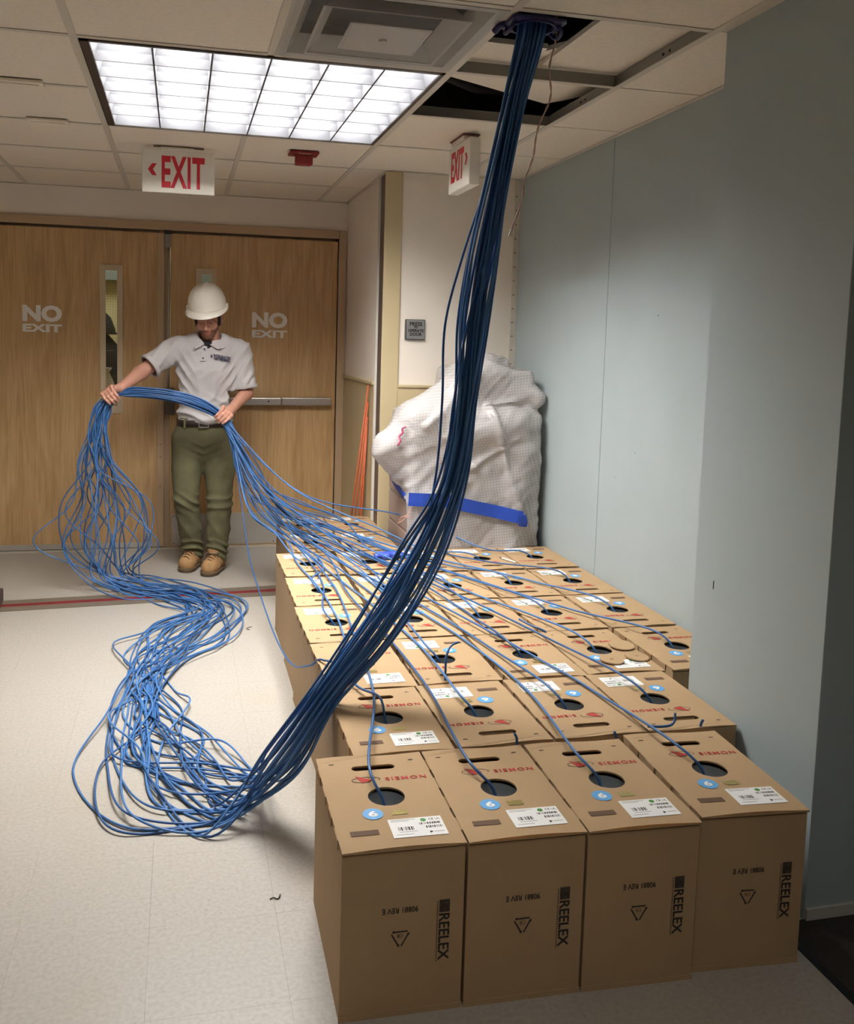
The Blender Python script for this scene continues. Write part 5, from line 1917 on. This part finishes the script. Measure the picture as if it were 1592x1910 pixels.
def trunk_path(i, upto=NT_):
    pts = []
    out = crng.rand() < 0.42            # a few strands wander far out of the bundle
    wild = crng.uniform(1.25, 1.75)
    for s in range(upto):
        c, a, b = TRUNK[s]
        o = offsets(i, s)
        k = 1.0
        if out and 13 <= s <= 25 and crng.rand() < 0.55:
            k = wild
        p = c + a * o[0] * k + b * (o[1] if s < 12 or s > 22 else abs(o[1]))
        if i % 9 == 4 and 4 <= s <= 9:
            p[0] -= (0.025, 0.050, 0.058, 0.050, 0.035, 0.02)[s - 4] * (0.7 + 0.3 * (i % 2))
        if 12 <= s <= 21:
            p[2] = max(CR + 0.001, CR + 0.001 + 0.03 * crng.rand() ** 2.5)
            p[:2] += crng.uniform(-0.032, 0.032, 2)
            if out and crng.rand() < 0.3:
                p[:2] += crng.uniform(-0.085, 0.085, 2)
        pts.append(p)
    return pts

hand_l = TRUNK[-1][0]
for i, (ri, ci, H) in enumerate(BOXES):
    pts = trunk_path(i)
    last = pts[-1]
    zt = BT + 0.0045
    hx, hy = H.x, H.y
    tail = []
    if (ri, ci) == (1, 0):
        # the strand that drops beside the boxes and climbs back over the edge
        tail = [A3((0.655, 2.02, 0.55)), A3((0.690, 1.80, 0.26)), A3((0.715, 1.35, 0.16)), A3((0.735, 0.75, 0.13)), A3((0.742, 0.25, 0.20)), A3((0.748, -0.12, 0.33)),
                A3((0.80, -0.28, zt + 0.02)), A3((0.85, -0.48, zt + 0.01)), A3((hx - 0.005, hy + 0.06, zt + 0.025))]
    else:
        far = ri >= 5
        if far:
            # short drop straight across to the rear rows
            e = A3((hx * 0.62 + last[0] * 0.38, hy * 0.62 + last[1] * 0.38, zt + crng.uniform(0.05, 0.13)))
            m0 = A3((last[0] * 0.72 + hx * 0.28, last[1] * 0.72 + hy * 0.28, 0.60 + crng.uniform(-0.06, 0.05)))
            if ci == 0:
                m0[2] -= 0.06
            tail = [m0, e]
            if ci >= 2:
                tail.append(A3((hx - 0.22 + crng.uniform(-.03, .03), hy + 0.10 + crng.uniform(-.05, .05), zt + crng.uniform(0.004, 0.02))))
            tail.append(A3((hx - 0.055, hy + 0.03 + crng.uniform(-0.02, 0.02), zt + 0.016)))
        else:
            # first down beside the worker, then a long run across the box tops
            ex = 0.90 + 0.075 * ci + crng.uniform(-0.07, 0.07)
            ey = 1.55 - 0.22 * (4 - ri) * 0.5 + crng.uniform(-0.18, 0.18)
            m0 = A3((0.640 + 0.05 * ci * 0.6 + crng.uniform(-0.02, 0.03), 2.12 + crng.uniform(-0.06, 0.06), 0.66 + crng.uniform(-0.07, 0.07)))
            m1 = A3((0.735 + 0.05 * ci + crng.uniform(-0.03, 0.04), 1.96 + crng.uniform(-0.10, 0.08), 0.455 + crng.uniform(-0.03, 0.05)))
            e = A3((ex, ey, zt + crng.uniform(0.004, 0.05)))
            tail = [m0, m1, e]
            g = 2 + (1 if ri < 3 else 0)
            bend = crng.uniform(-0.05, 0.10)
            for k in range(1, g + 1):
                t = k / (g + 1)
                q = e * (1 - t) + A3((hx, hy, zt)) * t
                q[0] += bend * math.sin(t * PI) + crng.uniform(-0.03, 0.03)
                q[1] += crng.uniform(-0.03, 0.03)
                q[2] = zt + crng.uniform(0.0, 0.016)
                tail.append(q)
            tail.append(A3((hx - 0.035 + crng.uniform(-0.01, 0.01), hy + 0.055, zt + 0.020)))
    tail += [A3((hx - 0.006, hy + 0.010, BT - 0.010)), A3((hx + 0.004, hy + 0.006, BT - 0.055))]
    P = spline(np.array(pts + tail), None)
    P = clamp_cable(P, 0, (hx, hy))
    # light smoothing after the clamp
    P[1:-1] = 0.25 * P[:-2] + 0.5 * P[1:-1] + 0.25 * P[2:]
    o = MB().tube(P, CR, 6).build('network_cable', M_CABLES[i % 3], None, smooth=True)
    tag(o, 'blue network cable running into the %s box from the left %s' % (ORD[ci], ROWN[ri]), 'cable', 'blue network cables')

# cut cable ends poking up between the boxes
STUBS = [
    ([(1.135, -0.43, 0.30), (1.135, -0.43, 0.40), (1.14, -0.42, 0.45), (1.16, -0.40, 0.475), (1.19, -0.385, 0.48)], 'short dark cable end curling up between second and third row boxes'),
    ([(1.196, -0.885, 0.33), (1.196, -0.885, 0.39), (1.188, -0.89, 0.405)], 'small blue cable end poking up behind the second front box'),
    ([(1.478, -0.90, 0.30), (1.478, -0.895, 0.375), (1.474, -0.89, 0.39)], 'small blue cable end between the third and fourth front boxes'),
    ([(1.745, -0.875, 0.31), (1.745, -0.876, 0.385), (1.748, -0.88, 0.398)], 'small blue cable end behind the rightmost front box'),
    ([(1.585, -0.870, 0.387), (1.62, -0.876, 0.386), (1.655, -0.874, 0.388), (1.668, -0.868, 0.398), (1.672, -0.86, 0.415)], 'hooked blue cable end lying behind the rightmost front box'),
    ([(1.565, 0.05, 0.40), (1.59, 0.0, 0.392), (1.615, -0.035, 0.388), (1.635, -0.05, 0.375), (1.637, -0.052, 0.30)], 'loose dark cable end between third and fourth row boxes'),
]
for pts_, lab in STUBS:
    o = MB().tube(spline(pts_, 18), CR, 6).build('cable_end', M_CABLES[1], smooth=True)
    tag(o, lab, 'cable end', 'cut cable ends')

# purple guide ring clamped in the ceiling opening
M_PURP = mat('navy_plastic', rgb(44, 42, 92), 0.4)
gd = empty('cable_guide', (1.300, -0.535, ZC))
tag(gd, 'dark purple plastic cable guide ring in the ceiling opening', 'cable guide')
def annulus(r0, r1, z0, z1, name, sxx=1.0, n_=32):
    mb_ = MB()
    vs_ = []
    for (r, z) in ((r0, z0), (r1, z0), (r1, z1), (r0, z1)):
        for k in range(n_):
            a = 2 * PI * k / n_
            vs_.append((r * math.cos(a) * sxx, r * math.sin(a), z))
    fs_ = []
    for i in range(4):
        i2 = (i + 1) % 4
        for k in range(n_):
            k2 = (k + 1) % n_
            fs_.append((i * n_ + k, i * n_ + k2, i2 * n_ + k2, i2 * n_ + k))
    mb_.add(vs_, fs_)
    return mb_.build(name, M_PURP, gd, smooth=False)
annulus(0.056, 0.062, -0.020, 0.03, 'throat', 1.05)
me = plate_mesh('flange', [(-0.070, -0.062), (0.070, -0.062), (0.080, -0.050), (0.080, 0.040), (0.062, 0.064), (-0.062, 0.064), (-0.080, 0.040), (-0.080, -0.050)], [circle(0, 0, 0.057, 28)], 0.008, M_PURP)
link('flange', me, gd, (0, 0, -0.006))
for s in (-1, 1):
    pts_ = [(s * 0.058, -0.02, -0.006), (s * 0.072, -0.03, -0.026), (s * 0.078, 0.0, -0.038), (s * 0.072, 0.03, -0.026), (s * 0.058, 0.03, -0.006)]
    MB().tube(spline(pts_, 20), 0.006, 8).build('hook', M_PURP, gd, smooth=True)
MB().tube(spline([(-0.075, 0.02, -0.008), (-0.090, 0.035, -0.012), (-0.098, 0.05, -0.022)], 10), [0.010] * 10, 8).build('clip', M_PURP, gd, smooth=True)

# thin pinkish pull string beside the bundle
pw = [(1.372, -0.52, 2.42), (1.375, -0.525, 2.30), (1.36, -0.52, 2.22), (1.368, -0.52, 2.14), (1.335, -0.515, 2.05), (1.322, -0.515, 1.96), (1.300, -0.515, 1.90), (1.295, -0.515, 1.84), (1.272, -0.515, 1.775), (1.258, -0.52, 1.735)]
P = spline(pw, 120)
ps = empty('pull_string', (1.32, -0.52, 1.7))
tag(ps, 'thin pink and white twisted wire hanging beside the blue bundle', 'wire')
for k, (m, ph) in enumerate(((mat('pink_wire', rgb(206, 150, 130), 0.6), 0.0), (mat('pale_wire', rgb(224, 206, 190), 0.6), PI))):
    t = np.linspace(0, 22 * PI, len(P)) + ph
    Pk = P - np.array((1.32, -0.52, 1.7)) + 0.0018 * np.stack([np.cos(t), np.sin(t), 0 * t], 1)
    MB().tube(Pk, 0.0016, 5).build('strand', m, ps, smooth=True)
MB().tube(P[-5:] - np.array((1.32, -0.52, 1.7)), 0.004, 6).build('taped_end', M_WHITE, ps, smooth=True)

# ------------------------------------------------------------------ small things on the boxes and floor
for (x, y, lab, nn) in ((1.735, -0.360, 'round cardboard cut-out lying left of the other on a third row box', 0.040), (1.835, -0.345, 'round cardboard cut-out lying on the white label of a third row box', 0.040)):
    d_ = MB().lathe([(nn, 0), (nn, 0.004)], (0, 0, 0), 26).build('cardboard_disc', M_CARD)
    d_.location = (x, y, BT + 0.0045)
    d_.rotation_euler = (0.06, 0.03, 0.3)
    tag(d_, lab, 'cardboard disc', 'cardboard discs')
    MB().lathe([(0.006, 0.004), (0.006, 0.0046)], (0, 0, 0), 12).build('punch_mark', M_CARD_IN, d_)
d_ = MB().lathe([(0.044, 0), (0.044, 0.004)], (0, 0, 0), 26).build('cardboard_disc', M_CARD)
d_.location = (1.835, -0.235, BT + 0.006)
d_.rotation_euler = (0.05, -0.05, 1.0)
tag(d_, 'round cardboard flap lying right of a third row box hole', 'cardboard disc', 'cardboard discs')
# crumpled blue bag on a sixth row box
BG = Field((-0.10, -0.07, -0.02), (0.10, 0.07, 0.05), 0.005)
BG.ell((-0.03, 0, 0.012), (0.05, 0.038, 0.016), None, 0.0)
BG.ell((0.035, 0.01, 0.012), (0.05, 0.03, 0.014), None, 0.01)
V, Q = BG.nets()
N = vnormals(V, Q)
nzb = np.array([noise.noise(Vector((a * 40, b * 40, c * 40))) for a, b, c in V])
V = V + N * (0.010 * (0.5 - np.abs(nzb) * 2))[:, None]
V[:, 2] = np.maximum(V[:, 2], 0.0)
bag = net_object('plastic_bag', V, Q, mat('blue_bag', rgb(62, 82, 190), 0.35, var=0.25, var_scale=60))
bag.location = (1.315, 1.11, BT + 0.003)
tag(bag, 'small crumpled blue plastic bag on a sixth row box', 'plastic bag')
mk = empty('marker_pen', (1.875, 0.985, BT + 0.006), 1.95)
tag(mk, 'thin white marker pen lying on a sixth row box', 'pen')
MB().tube([(-0.05, 0, 0), (0.05, 0, 0)], 0.004, 10).build('barrel', M_PAPER, mk, smooth=True)
MB().tube([(0.05, 0, 0), (0.066, 0, 0)], [0.003, 0.0015], 8).build('tip', M_INK, mk, smooth=True)
for k, (x, y, lab, pts_) in enumerate(((0.555, -0.86, 'curled dark scrap on the floor left of the front boxes', [(0, 0, 0.002), (0.010, 0.004, 0.003), (0.020, -0.002, 0.002), (0.028, 0.012, 0.004)]),
                         (0.655, 1.30, 'hooked black scrap on the floor beside the left box column', [(0.02, 0.02, 0.002), (0.0, 0.012, 0.002), (-0.008, -0.006, 0.002), (0.006, -0.02, 0.002)]))):
    o = MB().tube(spline(pts_, 14), 0.0016, 5).build('floor_scrap', M_INK, smooth=True)
    o.location = (x, y, 0)
    tag(o, lab, 'scrap', 'floor scraps')
